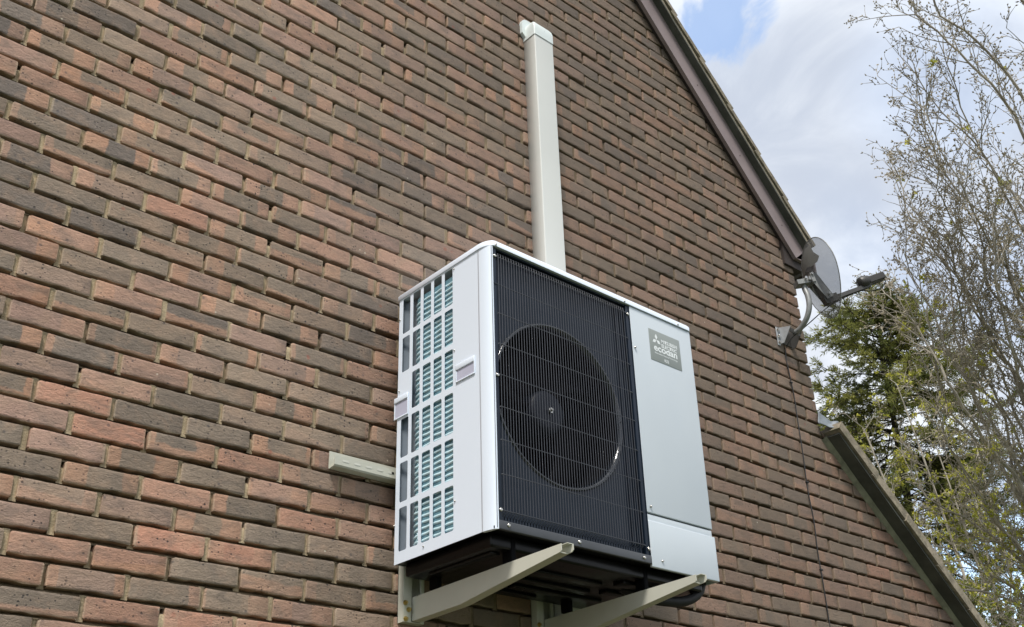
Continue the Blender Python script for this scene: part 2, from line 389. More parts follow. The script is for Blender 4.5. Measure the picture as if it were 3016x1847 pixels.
wall = MB()
LEFT = 2*RIDGE_X-CORN
poly = [(LEFT, 0.0), (LX1, 0.0), (LX1, lean(LX1)+0.03), (CORN, lean(CORN)+0.03), (CORN-0.008, lean(CORN)+0.05), (CORN-0.008, rake(CORN)+0.05), (RIDGE_X, RZ+0.05), (LEFT, rake(CORN)+0.05)]
wall.prism(poly, 'y', 0.0345, 0.11)
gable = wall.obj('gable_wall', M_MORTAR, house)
mb = MB()
mb.box(CORN-0.10, CORN-0.004, 0.10, 7.9, 0.0, rake(CORN)); mb.box(LEFT, LEFT+0.1, 0.10, 7.9, 0, rake(CORN)); mb.box(LEFT, CORN-0.004, 7.9, 8.0, 0, rake(CORN))
mb.box(LX1-0.1, LX1-0.004, 0.10, 4.9, 0.0, lean(LX1)); mb.box(CORN, LX1-0.004, 4.9, 5.0, 0, lean(LX1))
mb.obj('outer_wall', M_BRICK, house)

def brick_template(r, w, h=0.0593, nx=9, nz=5):
    """front face grid with a worn, uneven outline; sides go back into the mortar. origin: left top front corner."""
    vs = []; q = r.random()*50
    nx = max(2, round(nx*w/0.214))
    for j in range(nz+1):
        for i in range(nx+1):
            u = i/nx; v = j/nz
            # slide the outermost columns/rows inwards so that the arris is tight
            uu = [0.0, 0.015*0.215/w][i] if i < 2 else ([1.0, 1-0.015*0.215/w][nx-i] if nx-i < 2 else u)
            vv = [0.0, 0.05, 0.14, 0.86, 0.95, 1.0][j]
            x = uu*w; z = -h*(1-vv)
            edge = (i in (0, nx)) or (j in (0, nz))
            n1 = noise.noise(Vector((x*26+q, z*30, q))); n2 = noise.noise(Vector((x*70+q, z*70+9, q)))
            if j == 0: z += 0.0030*n1+0.0036*n2+r.uniform(-0.0018, 0.0018)
            if j == nz: z += 0.0018*n1+0.0010*n2
            if i in (0, nx): x += 0.0022*noise.noise(Vector((q, z*60, i)))
            if i in (0, nx) and j in (0, nz):
                x += (0.003 if i == 0 else -0.003)*r.choice((0.3, 0.8, 1.2, 2.6)); z += (0.002 if j == 0 else -0.002)*r.choice((0.3, 0.8, 1.3, 3.0))
            y = (0.0021 if j != nz else 0.0009)+0.0012*n2+r.uniform(-0.0006, 0.0006) if edge else 0.0010*n1+0.0006*n2
            vs.append((x, y, z))
    fs = []; sm = []
    W1 = nx+1
    for j in range(nz):
        for i in range(nx):
            fs.append((j*W1+i, j*W1+i+1, (j+1)*W1+i+1, (j+1)*W1+i)); sm.append(True)
    ring = [i for i in range(W1)]+[j*W1+nx for j in range(1, nz+1)]+[nz*W1+i for i in range(nx-1, -1, -1)]+[j*W1 for j in range(nz-1, 0, -1)]
    n0 = len(vs)
    for k in ring: vs.append(vs[k])
    n1_ = len(vs)
    for k in ring: vs.append((vs[k][0], 0.0360, vs[k][2]))
    L = len(ring)
    for k in range(L):
        a, b2 = k, (k+1) % L
        fs.append((n0+b2, n0+a, n1_+a, n1_+b2)); sm.append(False)
    return vs, fs, sm
TEMPL = [brick_template(rnd, 0.2120) for _ in range(26)]
HALF = [brick_template(rnd, 0.1020) for _ in range(8)]
def tmesh(T): return mkmesh('brick', T[0], T[1], M_BRICK, None, T[2])
T_ME = [tmesh(T) for T in TEMPL]; H_ME = [tmesh(T) for T in HALF]

bricks = []     # (x, ztop, half?, cut?)
n_lo = int(math.floor((1.15-Z0)/BH)); n_hi = int(math.ceil((RZ-Z0)/BH))
def perp1(x, z): return (z-rake(x))*ca
def perp2(x, z): return (z-lean(x))*ca2
for n in range(n_lo, n_hi+1):
    zt = Z0+n*BH
    half = 0.5 if n % 2 == 0 else 0.0
    for k in range(-14, 40):
        x = X0+(k+half)*BW
        if x+0.2 < -0.75 or x > 7.4: continue
        low = (zt < lean(CORN)+0.05)
        ishalf = False
        if x < CORN-0.02 and x+0.15 > CORN and not low: ishalf = True
        if x > CORN-0.02 and not low: continue
        w = 0.102 if ishalf else 0.2120
        # against the two slopes
        if x < CORN-0.02 and not (x+w > CORN+0.01):
            pa = perp1(x, zt-0.062); pb = perp1(x+w, zt)
            if pa > 0.045: continue
            if x < RIDGE_X and perp1(2*RIDGE_X-x-w, zt-0.062) > 0.045: continue
            bricks.append((x, zt, ishalf, 1 if pb > 0.05 else 0))
        elif low:
            pa = perp2(x, zt-0.062); pb = perp2(x+w, zt)
            if pa > 0.02: continue
            bricks.append((x, zt, ishalf, 2 if pb > 0.03 else 0))
        else:
            bricks.append((x, zt, ishalf, 0))
def size_in_view(bk):
    x, z, h, c = bk; w = 0.1 if h else 0.2120
    q = [project(p) for p in ((x, 0, z), (x+w, 0, z), (x+w, 0, z-0.062), (x, 0, z-0.062))]
    cx_ = sum(p[0] for p in q)/4; cy_ = sum(p[1] for p in q)/4
    if not (-60 < cx_ < PW+60 and -40 < cy_ < PH+40): return 0
    # behind the machine?
    if 1240 < cx_ < 2000 and 900 < cy_ < 1560: return 0
    a = 0
    for i in range(4):
        x1, y1 = q[i]; x2, y2 = q[(i+1) % 4]; a += x1*y2-x2*y1
    return abs(a)/2
order = sorted([b_ for b_ in bricks if b_[3] == 0], key=lambda b_: -size_in_view(b_))
single = set(order[:298])
rest = MB()
gorg = ORG[gable.name]
for bk in bricks:
    x, zt, hf, cut = bk
    T = rnd.choice(HALF if hf else TEMPL)
    dx, dz = rnd.gauss(0, 0.0018), rnd.gauss(0, 0.0012); dy = rnd.gauss(0, 0.0016); rz = rnd.gauss(0, 0.006); ry = rnd.gauss(0, 0.0060); rx = rnd.gauss(0, 0.01)
    if bk in single:
        i = (HALF if hf else TEMPL).index(T)
        o = bpy.data.objects.new('brick', (H_ME if hf else T_ME)[i]); COL.objects.link(o)
        o.parent = gable; o.location = Vector((x+dx, dy, zt+dz))-gorg; o.rotation_euler = (rx, ry, rz)
        continue
    mat = Matrix.Translation((x+dx, dy, zt+dz)) @ Matrix.Rotation(ry, 4, 'Y') @ Matrix.Rotation(rz, 4, 'Z')
    vs = [mat @ Vector(v) for v in T[0]]
    if cut:
        bm = bmesh.new()
        bv = [bm.verts.new(v) for v in vs]
        for f in T[1]: bm.faces.new([bv[i] for i in f])
        if cut == 1: pc = Vector((XR, 0, ZR+0.045/ca)); pn = Vector((-sa, 0, ca))
        else: pc = Vector((X2, 0, Z2+0.02/ca2)); pn = Vector((-sa2, 0, ca2))
        bmesh.ops.bisect_plane(bm, geom=bm.verts[:]+bm.edges[:]+bm.faces[:], plane_co=pc, plane_no=pn, clear_outer=True)
        if len(bm.faces): rest.bm(bm, False)
        else: bm.free()
    else:
        o_ = len(rest.v); rest.v += vs; rest.f += [tuple(i+o_ for i in f) for f in T[1]]; rest.sm += T[2]
ro = rest.obj('brick', M_BRICK, gable, recalc=False)
tag(ro, 'smaller looking bricks of the upper and right hand courses', kind='stuff')
# mortar bed smeared unevenly, as fine geometry between the courses
mm = MB()
for n in range(n_lo, n_hi+1):
    z = Z0+n*BH-0.0662
    x = -0.7
    if z > rake(-0.7+0.4) and z > RZ: continue
    xe = min(CORN-0.01, XR+(z-ZR)/SL) if z > lean(CORN) else min(LX1-0.05, X2+(z-Z2)/SL2)
    row0 = []
    while x < xe:
        row0.append((x, 0.0022*noise.noise(Vector((x*9, n*3.1, 0)))+0.0015*noise.noise(Vector((x*40, n*3.1, 0))), z+0.0018*noise.noise(Vector((x*14, n*1.7, 5)))))
        x += 0.03
    if len(row0) < 2: continue
    vs = []
    for p in row0: vs += [(p[0], 0.0115+p[1], p[2]-0.0080), (p[0], 0.0170+p[1], p[2]-0.0030), (p[0], 0.0310+p[1]*0.2, p[2]+0.0078)]
    fs = []
    for i in range(len(row0)-1):
        a = i*3; fs += [(a, a+3, a+4, a+1), (a+1, a+4, a+5, a+2)]
    mm.add(vs, fs, True)
mp_ = MB()
for (x, zt, hf, cut) in bricks:
    if cut: continue
    w = 0.102 if hf else 0.2120
    if x+w > CORN-0.02 and zt > lean(CORN)+0.05: continue
    yd = max(0.0045, rnd.gauss(0.0075, 0.0016)) if rnd.random() < 0.90 else 0.015
    gap = rnd.random() < 0.10; top = -0.016 if gap else 0.0045
    vs = []
    for zz in (-0.066, -0.045, -0.022, top):
        jy = yd+rnd.gauss(0, 0.0009)
        for k_, xo in enumerate((-0.003, 0.0064, 0.0160)): vs.append((x+w+xo, jy+(0.0012 if k_ != 1 else 0)+(0.006 if gap and zz == top else 0), zt+zz))
    mp_.add(vs, [(j*3+i, j*3+i+1, j*3+i+4, j*3+i+3) for j in range(3) for i in range(2)], True)
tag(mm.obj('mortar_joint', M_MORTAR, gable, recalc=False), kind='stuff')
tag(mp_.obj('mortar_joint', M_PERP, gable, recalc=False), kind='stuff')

# roof of the main house: slabs, verge tiles, undercloak, bargeboard, soffit
def sl(x, p):       # point at distance p (perpendicular) above the rake line over x measured on the line
    return (x-sa*p, rake(x)+ca*p)
XE = 4.83
roof = MB()
a0 = sl(RIDGE_X-0.3, 0.135); 
for side in (1, -1):
    def mx(p): return p if side == 1 else (2*RIDGE_X-p[0], p[1])
    apex_lo = (RIDGE_X, RZ+0.135/ca); apex_hi = (RIDGE_X, RZ+0.190/ca)
    pts = [apex_lo, mx(sl(XE+0.05, 0.135)), mx(sl(XE+0.05, 0.190)), apex_hi]
    roof.prism([mx(p) for p in [mx(q_) for q_ in pts]] if side == 1 else pts, 'y', 0.02, 8.0)
roof_o = roof.obj('roof', M_TILE, house)
gauge = 0.318
dirv = Vector((ca, 0, sa)); nrv = Vector((-sa, 0, ca))
base = Vector((XR, 0, ZR))
s_end = (XE+0.03-XR)/ca
k = 0
tile_bm = None
def verge_tile(lenx, thick, width):
    mbt = MB(); n = 6
    vs = []
    for i in range(n+1):
        u = i/n
        for (dy, dz) in ((0, 0), (0, thick), (width, thick), (width, 0)):
            j = noise.noise(Vector((u*5, dy*9, dz*40+thick*99)))*0.003
            vs.append((u*lenx, dy+j, dz+j*0.7))
    fs = [(i*4+a, i*4+(a+1) % 4, (i+1)*4+(a+1) % 4, (i+1)*4+a) for i in range(n) for a in range(4)]
    fs += [(0, 1, 2, 3), (n*4+3, n*4+2, n*4+1, n*4)]
    return vs, fs
tv, tf = verge_tile(0.36, 0.026, 0.33)
tme = mkmesh('roof_tile', tv, tf, M_TILE)
bm = bmesh.new(); bm.from_mesh(tme); bmesh.ops.recalc_face_normals(bm, faces=bm.faces); bm.to_mesh(tme); bm.free()
rorg = ORG[roof_o.name]
s = s_end-0.36
while s > -(XR-RIDGE_X)/ca+0.1:
    o = bpy.data.objects.new('roof_tile', tme); COL.objects.link(o); o.parent = roof_o
    p = base+dirv*s+nrv*0.163+Vector((0, -0.088, 0))
    ang = math.atan2(sa, ca)
    o.location = p-rorg; o.rotation_euler = (0, -ang-0.055+rnd.gauss(0, 0.004), 0)
    s -= gauge
mb = MB()
def slab(mb, x_a, x_b, p0, p1, y0, y1, extra=0):
    q_ = [sl(x_a, p0), sl(x_b, p0), sl(x_b, p1), sl(x_a, p1)]
    mb.prism(q_, 'y', y0, y1)
slab(mb, RIDGE_X-0.05, XE+0.02, 0.124, 0.134, -0.086, 0.02)
mb.obj('undercloak', M_UNDER, roof_o)
mb = MB()
# mortar bedding between undercloak and tiles
nseg = 90; vs = []
for i in range(nseg+1):
    x = RIDGE_X+(XE+0.02-RIDGE_X)*i/nseg
    for p in (0.134, 0.166):
        X_, Z_ = sl(x, p); j = noise.noise(Vector((x*7, p*20, 2)))*0.004
        vs.append((X_, -0.078+j, Z_))
for_f = [(2*i, 2*i+2, 2*i+3, 2*i+1) for i in range(nseg)]
mb.add(vs, for_f, True)
mb.obj('mortar_bedding', M_TILE, roof_o)
mb = MB()
XB = 4.845
for_side = [sl(RIDGE_X-0.02, -0.004), (XB, rake(XB)-0.004/ca+0.0), (XB+0.095, rake(XB)-0.004/ca+0.004), (XB+0.140, rake(XB)+0.108), sl(XB+0.060, 0.1235), sl(RIDGE_X-0.02, 0.1235)]
mb.prism(for_side, 'y', -0.042, -0.020)
mb.obj('bargeboard', M_BARGE, house)
mb = MB()
mb.prism([(RIDGE_X-0.02, rake(RIDGE_X-0.02)+0.006), (XB-0.02, rake(XB-0.02)+0.006), (XB-0.02, rake(XB-0.02)+0.13), (RIDGE_X-0.02, rake(RIDGE_X-0.02)+0.13)], 'y', -0.019, 0.0085)
mb.obj('verge_soffit', M_SOFFIT, house)
mb = MB()
for s_ in (-0.36, 0.12, 0.60): 
    p = base+dirv*s_+nrv*0.055; mb.disc((p.x, -0.042, p.z), (0, -1, 0), 0.0035, 0.002, 10)
mb.obj('screw', M_SOFFIT, house)
# eaves box wrapping the corner
mb = MB()
mb.prism([(CORN-0.10, 4.79), (4.93, 4.79), (5.05, 4.84), (5.05, 4.90), (4.96, 4.955), (CORN-0.10, 4.955)], 'y', -0.018, 7.95)
mb.obj('eaves_soffit', M_SOFFIT, house)
mb = MB(); mb.box(5.05, 5.068, -0.03, 7.95, 4.83, 4.955); mb.obj('fascia_board', M_BARGE, house)

# lean-to roof
def sl2(x, p): return (x-sa2*p, lean(x)+ca2*p)
XT = 4.862
mb = MB()
mb.prism([sl2(CORN+0.004, 0.004), sl2(LX1, 0.004), sl2(LX1, 0.050), sl2(CORN+0.004, 0.050)], 'y', 0.0, 5.0)
lean_o = mb.obj('lean_to_roof', M_TILE, house)
mb = MB(); nseg = 44; L2 = (LX1-XT)
dir2 = Vector((ca2, 0, sa2)); nr2 = Vector((-sa2, 0, ca2)); b2_ = Vector((X2, 0, Z2))
mb.prism([sl2(XT+0.02, 0.0), sl2(LX1, 0.0), sl2(LX1, 0.012), sl2(XT+0.02, 0.012)], 'y', -0.092, -0.001)
mb.obj('undercloak', M_UNDER, lean_o)
tv2, tf2 = verge_tile(0.37, 0.056, 0.105)
tme2 = mkmesh('roof_tile', tv2, tf2, M_TILE)
bm = bmesh.new(); bm.from_mesh(tme2); bmesh.ops.recalc_face_normals(bm, faces=bm.faces); bm.to_mesh(tme2); bm.free()
s_ = (XT-X2)/ca2; i = 0
while s_ < (LX1-X2)/ca2:
    o = bpy.data.objects.new('roof_tile', tme2); COL.objects.link(o); o.parent = lean_o
    p = b2_+dir2*s_+nr2*(0.0150)+Vector((0, -0.108+rnd.gauss(0, 0.002), 0))
    o.location = p-ORG[lean_o.name]; o.rotation_euler = (0, -math.atan2(sa2, ca2)-0.022+rnd.gauss(0, 0.004), 0)
    s_ += 0.335
mb = MB(); vs = []
for i in range(70):
    x = XT+0.01+(LX1-XT)*i/69
    for y_, p_ in ((-0.020, -0.001), (-0.012, -0.020), (0.004, -0.030)):
        X_, Z_ = sl2(x, p_+0.004*noise.noise(Vector((x*5, y_*50, 0)))); vs.append((X_, y_+0.003*noise.noise(Vector((x*8, 3, 1))), Z_))
mb.add(vs, [(i*3+a, i*3+3+a, i*3+4+a, i*3+1+a) for i in range(69) for a in range(2)], True)
mb.obj('mortar_fillet', M_FILLET, lean_o)
# lead flashing turned over the top of the lean-to
mb = MB(); vs = []; nu, nv = 8, 5
for i in range(nu+1):
    for j in range(nv+1):
        u = i/nu; v = j/nv
        TL, BL, TR, BR = Vector((4.852, -0.006, 3.885)), Vector((4.815, -0.024, 3.792)), Vector((4.945, -0.062, 3.822)), Vector((4.905, -0.078, 3.762))
        pt = TL*(1-u)*(1-v)+BL*(1-u)*v+TR*u*(1-v)+BR*u*v
        pt += Vector((0.006*math.sin(v*5), 0.012*math.sin(u*3.1)*math.sin(v*3.1)+0.004*math.sin(u*11), -0.022*math.sin(u*3.1)*(1-v)+0.004*math.sin(u*9)))
        vs.append(pt)
mb.add(vs, [(i*(nv+1)+j, (i+1)*(nv+1)+j, (i+1)*(nv+1)+j+1, i*(nv+1)+j+1) for i in range(nu) for j in range(nv)], True)
fo = mb.obj('lead_flashing', M_LEAD, lean_o)
sm_ = fo.modifiers.new('thick', 'SOLIDIFY'); sm_.thickness = 0.004

# ------------------------------------------------------------------ air-source heat pump
HX, HY, HZ = 2.0051, -0.5716, 2.5562
def H(u, d, v): return (HX+u, HY+d, HZ+v)
hp = thing('heat_pump', H(0.525, 0.25, 0), 'large white outdoor heat pump unit with one black grilled fan, carried on two wall brackets', 'heat pump')
def hbox(mb, u0, u1, d0, d1, v0, v1, b=0.0): return mb.box(HX+u0, HX+u1, HY+d0, HY+d1, HZ+v0, HZ+v1, b)

# left side panel with air inlet openings
cols = [(0.195, 0.241), (0.257, 0.303), (0.319, 0.365), (0.381, 0.427), (0.444, 0.489)]
rows = [(0.040, 0.189), (0.209, 0.350), (0.369, 0.513), (0.535, 0.675), (0.695, 0.833), (0.850, 0.994)]
side = MB()
ds = sorted({0.057, 0.511, *[a for c_ in cols for a in c_]}); vs_ = sorted({0.0, 1.002, *[a for c_ in rows for a in c_]})
th = 0.0010
def solid(i, j):
    if i < 0 or j < 0 or i >= len(ds)-1 or j >= len(vs_)-1: return False
    return not ((ds[i], ds[i+1]) in cols and (vs_[j], vs_[j+1]) in rows and not ((ds[i], ds[i+1]) == cols[4] and (vs_[j], vs_[j+1]) == rows[3]))
def quad(mb, a, b, c, d): mb.add([a, b, c, d], [(0, 1, 2, 3)])
for i in range(len(ds)-1):
    for j in range(len(vs_)-1):
        d0, d1, v0, v1 = ds[i], ds[i+1], vs_[j], vs_[j+1]
        if solid(i, j):
            quad(side, H(0, d0, v0), H(0, d0, v1), H(0, d1, v1), H(0, d1, v0))
            quad(side, H(th, d0, v0), H(th, d1, v0), H(th, d1, v1), H(th, d0, v1))
        else:
            r_ = 0.0065     # rounded corners of the opening: ring from rectangle to rounded outline, then walls
            out = []
            for (cd, cv, a0_) in ((d1, v1, 0), (d0, v1, 90), (d0, v0, 180), (d1, v0, 270)):
                for q in range(4):
                    a = math.radians(a0_+q*30); sd_ = -1 if cd == d1 else 1; sv_ = -1 if cv == v1 else 1
                    out.append((cd+sd_*r_+math.cos(a)*r_, cv+sv_*r_+math.sin(a)*r_))
            cs = [(d1, v1), (d0, v1), (d0, v0), (d1, v0)]
            for q in range(4):
                for w in range(3):
                    a, b_ = out[q*4+w], out[q*4+w+1]
                    side.add([H(0, *cs[q]), H(0, *a), H(0, *b_)], [(0, 1, 2)])
            for q in range(16):
                a, b_ = out[q], out[(q+1) % 16]
                quad(side, H(0, *a), H(0, *b_), H(0.0012, *b_), H(0.0012, *a))
quad(side, H(0, 0.511, 0), H(0, 0.511, 1.002), H(th, 0.511, 1.002), H(th, 0.511, 0))
quad(side, H(0, 0.057, 0), H(0, 0.511, 0), H(th, 0.511, 0), H(th, 0.057, 0))
side_o = side.obj('side_panel', M_WHITE, hp, recalc=False)
# rounded front corner post
mb = MB(); prof = []
for q in range(13):
    a = math.radians(90*q/12); prof.append((0.020-0.020*math.cos(a), 0.057-0.057*math.sin(a)))
prof += [(0.020, 0.003), (0.017, 0.03), (0.012, 0.057)]
mb.prism([(HX+p[0], HY+p[1]) for p in prof], 'z', HZ, HZ+1.002, True)
co = mb.obj('corner_post', M_WHITE, hp)
for p in co.data.polygons:
    if abs(p.normal.z) > 0.9: p.use_smooth = False
# lid
mb = MB(); outl = []
def arc(cx, cy, rx, ry, a0_, a1_, n):
    return [(cx+rx*math.cos(math.radians(a0_+(a1_-a0_)*i/n)), cy+ry*math.sin(math.radians(a0_+(a1_-a0_)*i/n))) for i in range(n+1)]
outl = arc(0.030, 0.056, 0.034, 0.061, 180, 270, 10)+arc(1.036, 0.009, 0.020, 0.014, 270, 360, 5)+[(1.056, 0.515), (-0.004, 0.515)]
n = len(outl); vs = []
for v_, ins in ((0.999, 0.0), (1.016, 0.0), (1.0215, 0.004), (1.023, 0.012)):
    for (u_, d_) in outl:
        cu, cd = 0.526, 0.255
        vs.append(H(u_+(ins if u_ < cu else -ins), d_+(ins if d_ < cd else -ins), v_))
fs = [(a*n+i, a*n+(i+1) % n, (a+1)*n+(i+1) % n, (a+1)*n+i) for a in range(3) for i in range(n)]
mb.add(vs, fs, True); mb.add(vs[:n], [tuple(range(n))[::-1]]); mb.add(vs[-n:], [tuple(range(n))])
mb.obj('lid', M_WHITE, hp)
# front right service panels
mb = MB(); hbox(mb, 0.6985, 1.0500, 0.0, 0.012, 0.183, 0.9965, 0.003); hbox(mb, 1.046, 1.050, 0.010, 0.505, 0.0, 0.998)
mb.obj('front_panel', M_PANEL, hp)
mb = MB(); hbox(mb, 0.7005, 1.0470, 0.0035, 0.015, 0.150, 0.1785, 0.0015); hbox(mb, 0.7005, 1.0575, -0.001, 0.012, -0.009, 0.1555, 0.003)
hbox(mb, 1.0515, 1.0575, 0.010, 0.30, -0.009, 0.1555)
mb.obj('service_cover', M_PANEL, hp)
# back and base
mb = MB(); hbox(mb, 0.004, 1.046, 0.499, 0.506, 0.0, 0.999); mb.obj('back_panel', M_GREYIN, hp)
mb = MB(); hbox(mb, 0.008, 1.044, 0.008, 0.507, 0.002, 0.010); hbox(mb, 0.030, 1.020, 0.050, 0.490, -0.040, 0.003, 0.008)
hbox(mb, 0.30, 0.62, 0.16, 0.20, -0.050, -0.038, 0.003); hbox(mb, 0.66, 0.93, 0.10, 0.15, -0.050, -0.038, 0.003)
hbox(mb, 0.30, 0.66, 0.26, 0.30, -0.050, -0.038, 0.003); hbox(mb, 0.70, 0.95, 0.22, 0.26, -0.050, -0.038, 0.003); hbox(mb, 0.38, 0.80, 0.34, 0.38, -0.050, -0.038, 0.003)
hbox(mb, 0.30, 0.55, 0.42, 0.46, -0.050, -0.038, 0.003); hbox(mb, 0.06, 0.10, 0.09, 0.40, -0.048, -0.038, 0.003)
for (u_, d_, r_) in ((0.07, 0.16, 0.020), (0.065, 0.38, 0.020), (0.16, 0.21, 0.012), (0.20, 0.09, 0.014)):
    mb.lathe(H(u_, d_, -0.040), (0, 0, -1), [(r_+0.008, 0), (r_+0.006, 0.006), (r_, 0.008), (r_-0.002, 0.002), (0.001, 0.001)], 20)
mb.obj('base_pan', M_BASE, hp)
mb = MB()
mb.lathe(H(0.085, 0.445, -0.040), (0, 0, -1), [(0.05, 0), (0.05, 0.004), (0.034, 0.006), (0.030, -0.004), (0.001, -0.004)], 28)
mb.obj('drain_socket', M_GALV, hp)
# fan opening: recessed panel with a round hole, bell mouth, duct, fan
UC, VC, RR, DP = 0.337, 0.497, 0.292, 0.030
U0, U1, V0, V1 = 0.014, 0.697, 0.004, 0.998
mb = MB(); n = 96; vs = []; 
for q in range(n):
    a = 2*math.pi*q/n; ca_, sa_ = math.cos(a), math.sin(a)
    vs.append(H(UC+RR*ca_, DP, VC+RR*sa_))
for q in range(n):
    a = 2*math.pi*q/n; ca_, sa_ = math.cos(a), math.sin(a)
    tu = ((U1-UC) if ca_ > 0 else (UC-U0))/max(abs(ca_), 1e-6); tv_ = ((V1-VC) if sa_ > 0 else (VC-V0))/max(abs(sa_), 1e-6)
    tt = min(tu, tv_); vs.append(H(UC+tt*ca_, DP, VC+tt*sa_))
mb.add(vs, [(q, (q+1) % n, n+(q+1) % n, n+q) for q in range(n)])
for (u_, v_) in ((U0, V0), (U1, V0), (U1, V1), (U0, V1)):
    a = math.atan2(v_-VC, u_-UC) % (2*math.pi); q = int(a/(2*math.pi)*n)
    mb.add([vs[n+q], vs[n+(q+1) % n], H(u_, DP, v_)], [(0, 1, 2)])
quad(mb, H(U0, 0.0, V0), H(U0, DP, V0), H(U0, DP, V1), H(U0, 0.0, V1)); quad(mb, H(U1, 0.0, V0), H(U1, 0.0, V1), H(U1, DP, V1), H(U1, DP, V0))
mb.obj('fan_surround', M_DARK, hp)
mb = MB(); pr = []
for q in range(9):
    a = math.radians(180*q/8); pr.append((RR+0.003-0.007*math.cos(math.pi-a)*-1*-1, -0.007*math.sin(a)))
pr = [(RR+0.009, 0.0), (RR+0.007, -0.004), (RR+0.003, -0.006), (RR-0.002, -0.004), (RR-0.006, 0.001), (RR-0.010, 0.007), (RR-0.012, 0.014)]
mb.lathe(H(UC, DP, VC), (0, 1, 0), pr, 96)
M_BELL = simple('glossy grey bell mouth', (0.008, 0.011, 0.016), 0.15, var=0.1, coat=1.0)
mb.obj('bell_mouth', M_BELL, hp)
mb = MB(); mb.lathe(H(UC, DP, VC), (0, 1, 0), [(RR-0.012, 0.014), (RR-0.016, 0.05), (RR-0.004, 0.128), (RR+0.02, 0.13), (RR+0.02, 0.32), (0.001, 0.32)], 64)
mb.obj('fan_duct', M_BLACK, hp)
fan = MB(); fan.lathe(H(UC, 0.088, VC), (0, 1, 0), [(0.001, 0.0), (0.055, 0.001), (0.072, 0.005), (0.079, 0.014), (0.080, 0.11)], 40)
fan_o = fan.obj('fan', simple('fan hub plastic', (0.013, 0.016, 0.026), 0.5, spec=0.25), hp)
for k in range(3):
    mb = MB(); vs = []; nr_, na = 8, 10
    for i in range(nr_+1):
        r_ = 0.078+(RR-0.03-0.078)*i/nr_
        w0 = math.radians(20-26*(i/nr_)**1.5); w1 = math.radians(92+10*math.sin(i/nr_*3.0))
        for j in range(na+1):
            a = w0+(w1-w0)*j/na+k*2*math.pi/3+0.55
            vs.append(H(UC+r_*math.cos(a), 0.105+0.085*j/na+0.01*math.sin(j/na*math.pi), VC+r_*math.sin(a)))
    mb.add(vs, [(i*(na+1)+j, (i+1)*(na+1)+j, (i+1)*(na+1)+j+1, i*(na+1)+j+1) for i in range(nr_) for j in range(na)], True)
    o = mb.obj('fan_blade', M_BLACK, fan_o); sm_ = o.modifiers.new('thick', 'SOLIDIFY'); sm_.thickness = 0.004
mb = MB(); mb.disc(H(UC, 0.088, VC), (0, -1, 0), 0.011, 0.010, 6, sm=False); mb.disc(H(UC, 0.078, VC), (0, -1, 0), 0.005, 0.008, 12); mb.obj('fan_nut', M_STEEL, fan_o)
# frame strips and lower bar
mb = MB(); hbox(mb, 0.0205, 0.036, 0.002, 0.012, 0.029, 0.996, 0.001); hbox(mb, 0.679, 0.6965, 0.003, 0.014, 0.029, 0.996, 0.001)
hbox(mb, 0.640, 0.648, 0.018, 0.029, 0.03, 0.98, 0.001); hbox(mb, 0.658, 0.662, 0.010, 0.029, 0.03, 0.98); hbox(mb, 0.0205, 0.6965, 0.006, 0.030, 0.992, 0.9985)
mb.obj('fan_guard_frame', M_DARK, hp)
mb = MB(); hbox(mb, 0.0205, 0.6990, -0.002, 0.012, 0.0, 0.0285, 0.0025); mb.obj('lower_bar', simple('dark grey painted bar', (0.055, 0.060, 0.068), 0.35, var=0.08), hp)
mb = MB(); u_ = 0.042; i = 0
wires_v = [0.061, 0.178, 0.292, 0.405, 0.518, 0.630, 0.743, 0.853, 0.961]
while u_ < 0.672:
    mb.tube([H(u_, 0.030, 0.975), H(u_, 0.012, 0.980), H(u_, 0.0, 0.974), H(u_, -0.0015, 0.960), H(u_, -0.0015, 0.066), H(u_, 0.001, 0.054), H(u_, 0.012, 0.047), H(u_, 0.030, 0.044)], 0.00135, 5, False)
    u_ += 0.0119; i += 1
for v_ in wires_v:
    full = v_ in (0.961, 0.853, 0.518, 0.061)
    mb.tube([H(0.024 if full else 0.034, 0.001 if full else 0.02, v_), H(0.040, 0.0012, v_), H(0.668, 0.0012, v_), H(0.682, 0.004, v_), H(0.686, 0.020, v_)], 0.0019, 6, False)
    mb.tube([H(0.662, 0.0012, v_-0.004), H(0.664, 0.028, v_-0.014)], 0.0016, 5, False)
mb.obj('fan_guard', M_WIRE, hp, recalc=False)
mb = MB()
u_ = 0.042
while u_ < 0.672:
    mb.prism([(HX+u_+0.0015, HZ+0.030), (HX+u_+0.0095, HZ+0.030), (HX+u_+0.0095, HZ+0.048), (HX+u_+0.0055, HZ+0.052), (HX+u_+0.0015, HZ+0.048)], 'y', HY+0.014, HY+0.029)
    u_ += 0.0119
mb.obj('guard_clip_strip', M_DARK, hp)
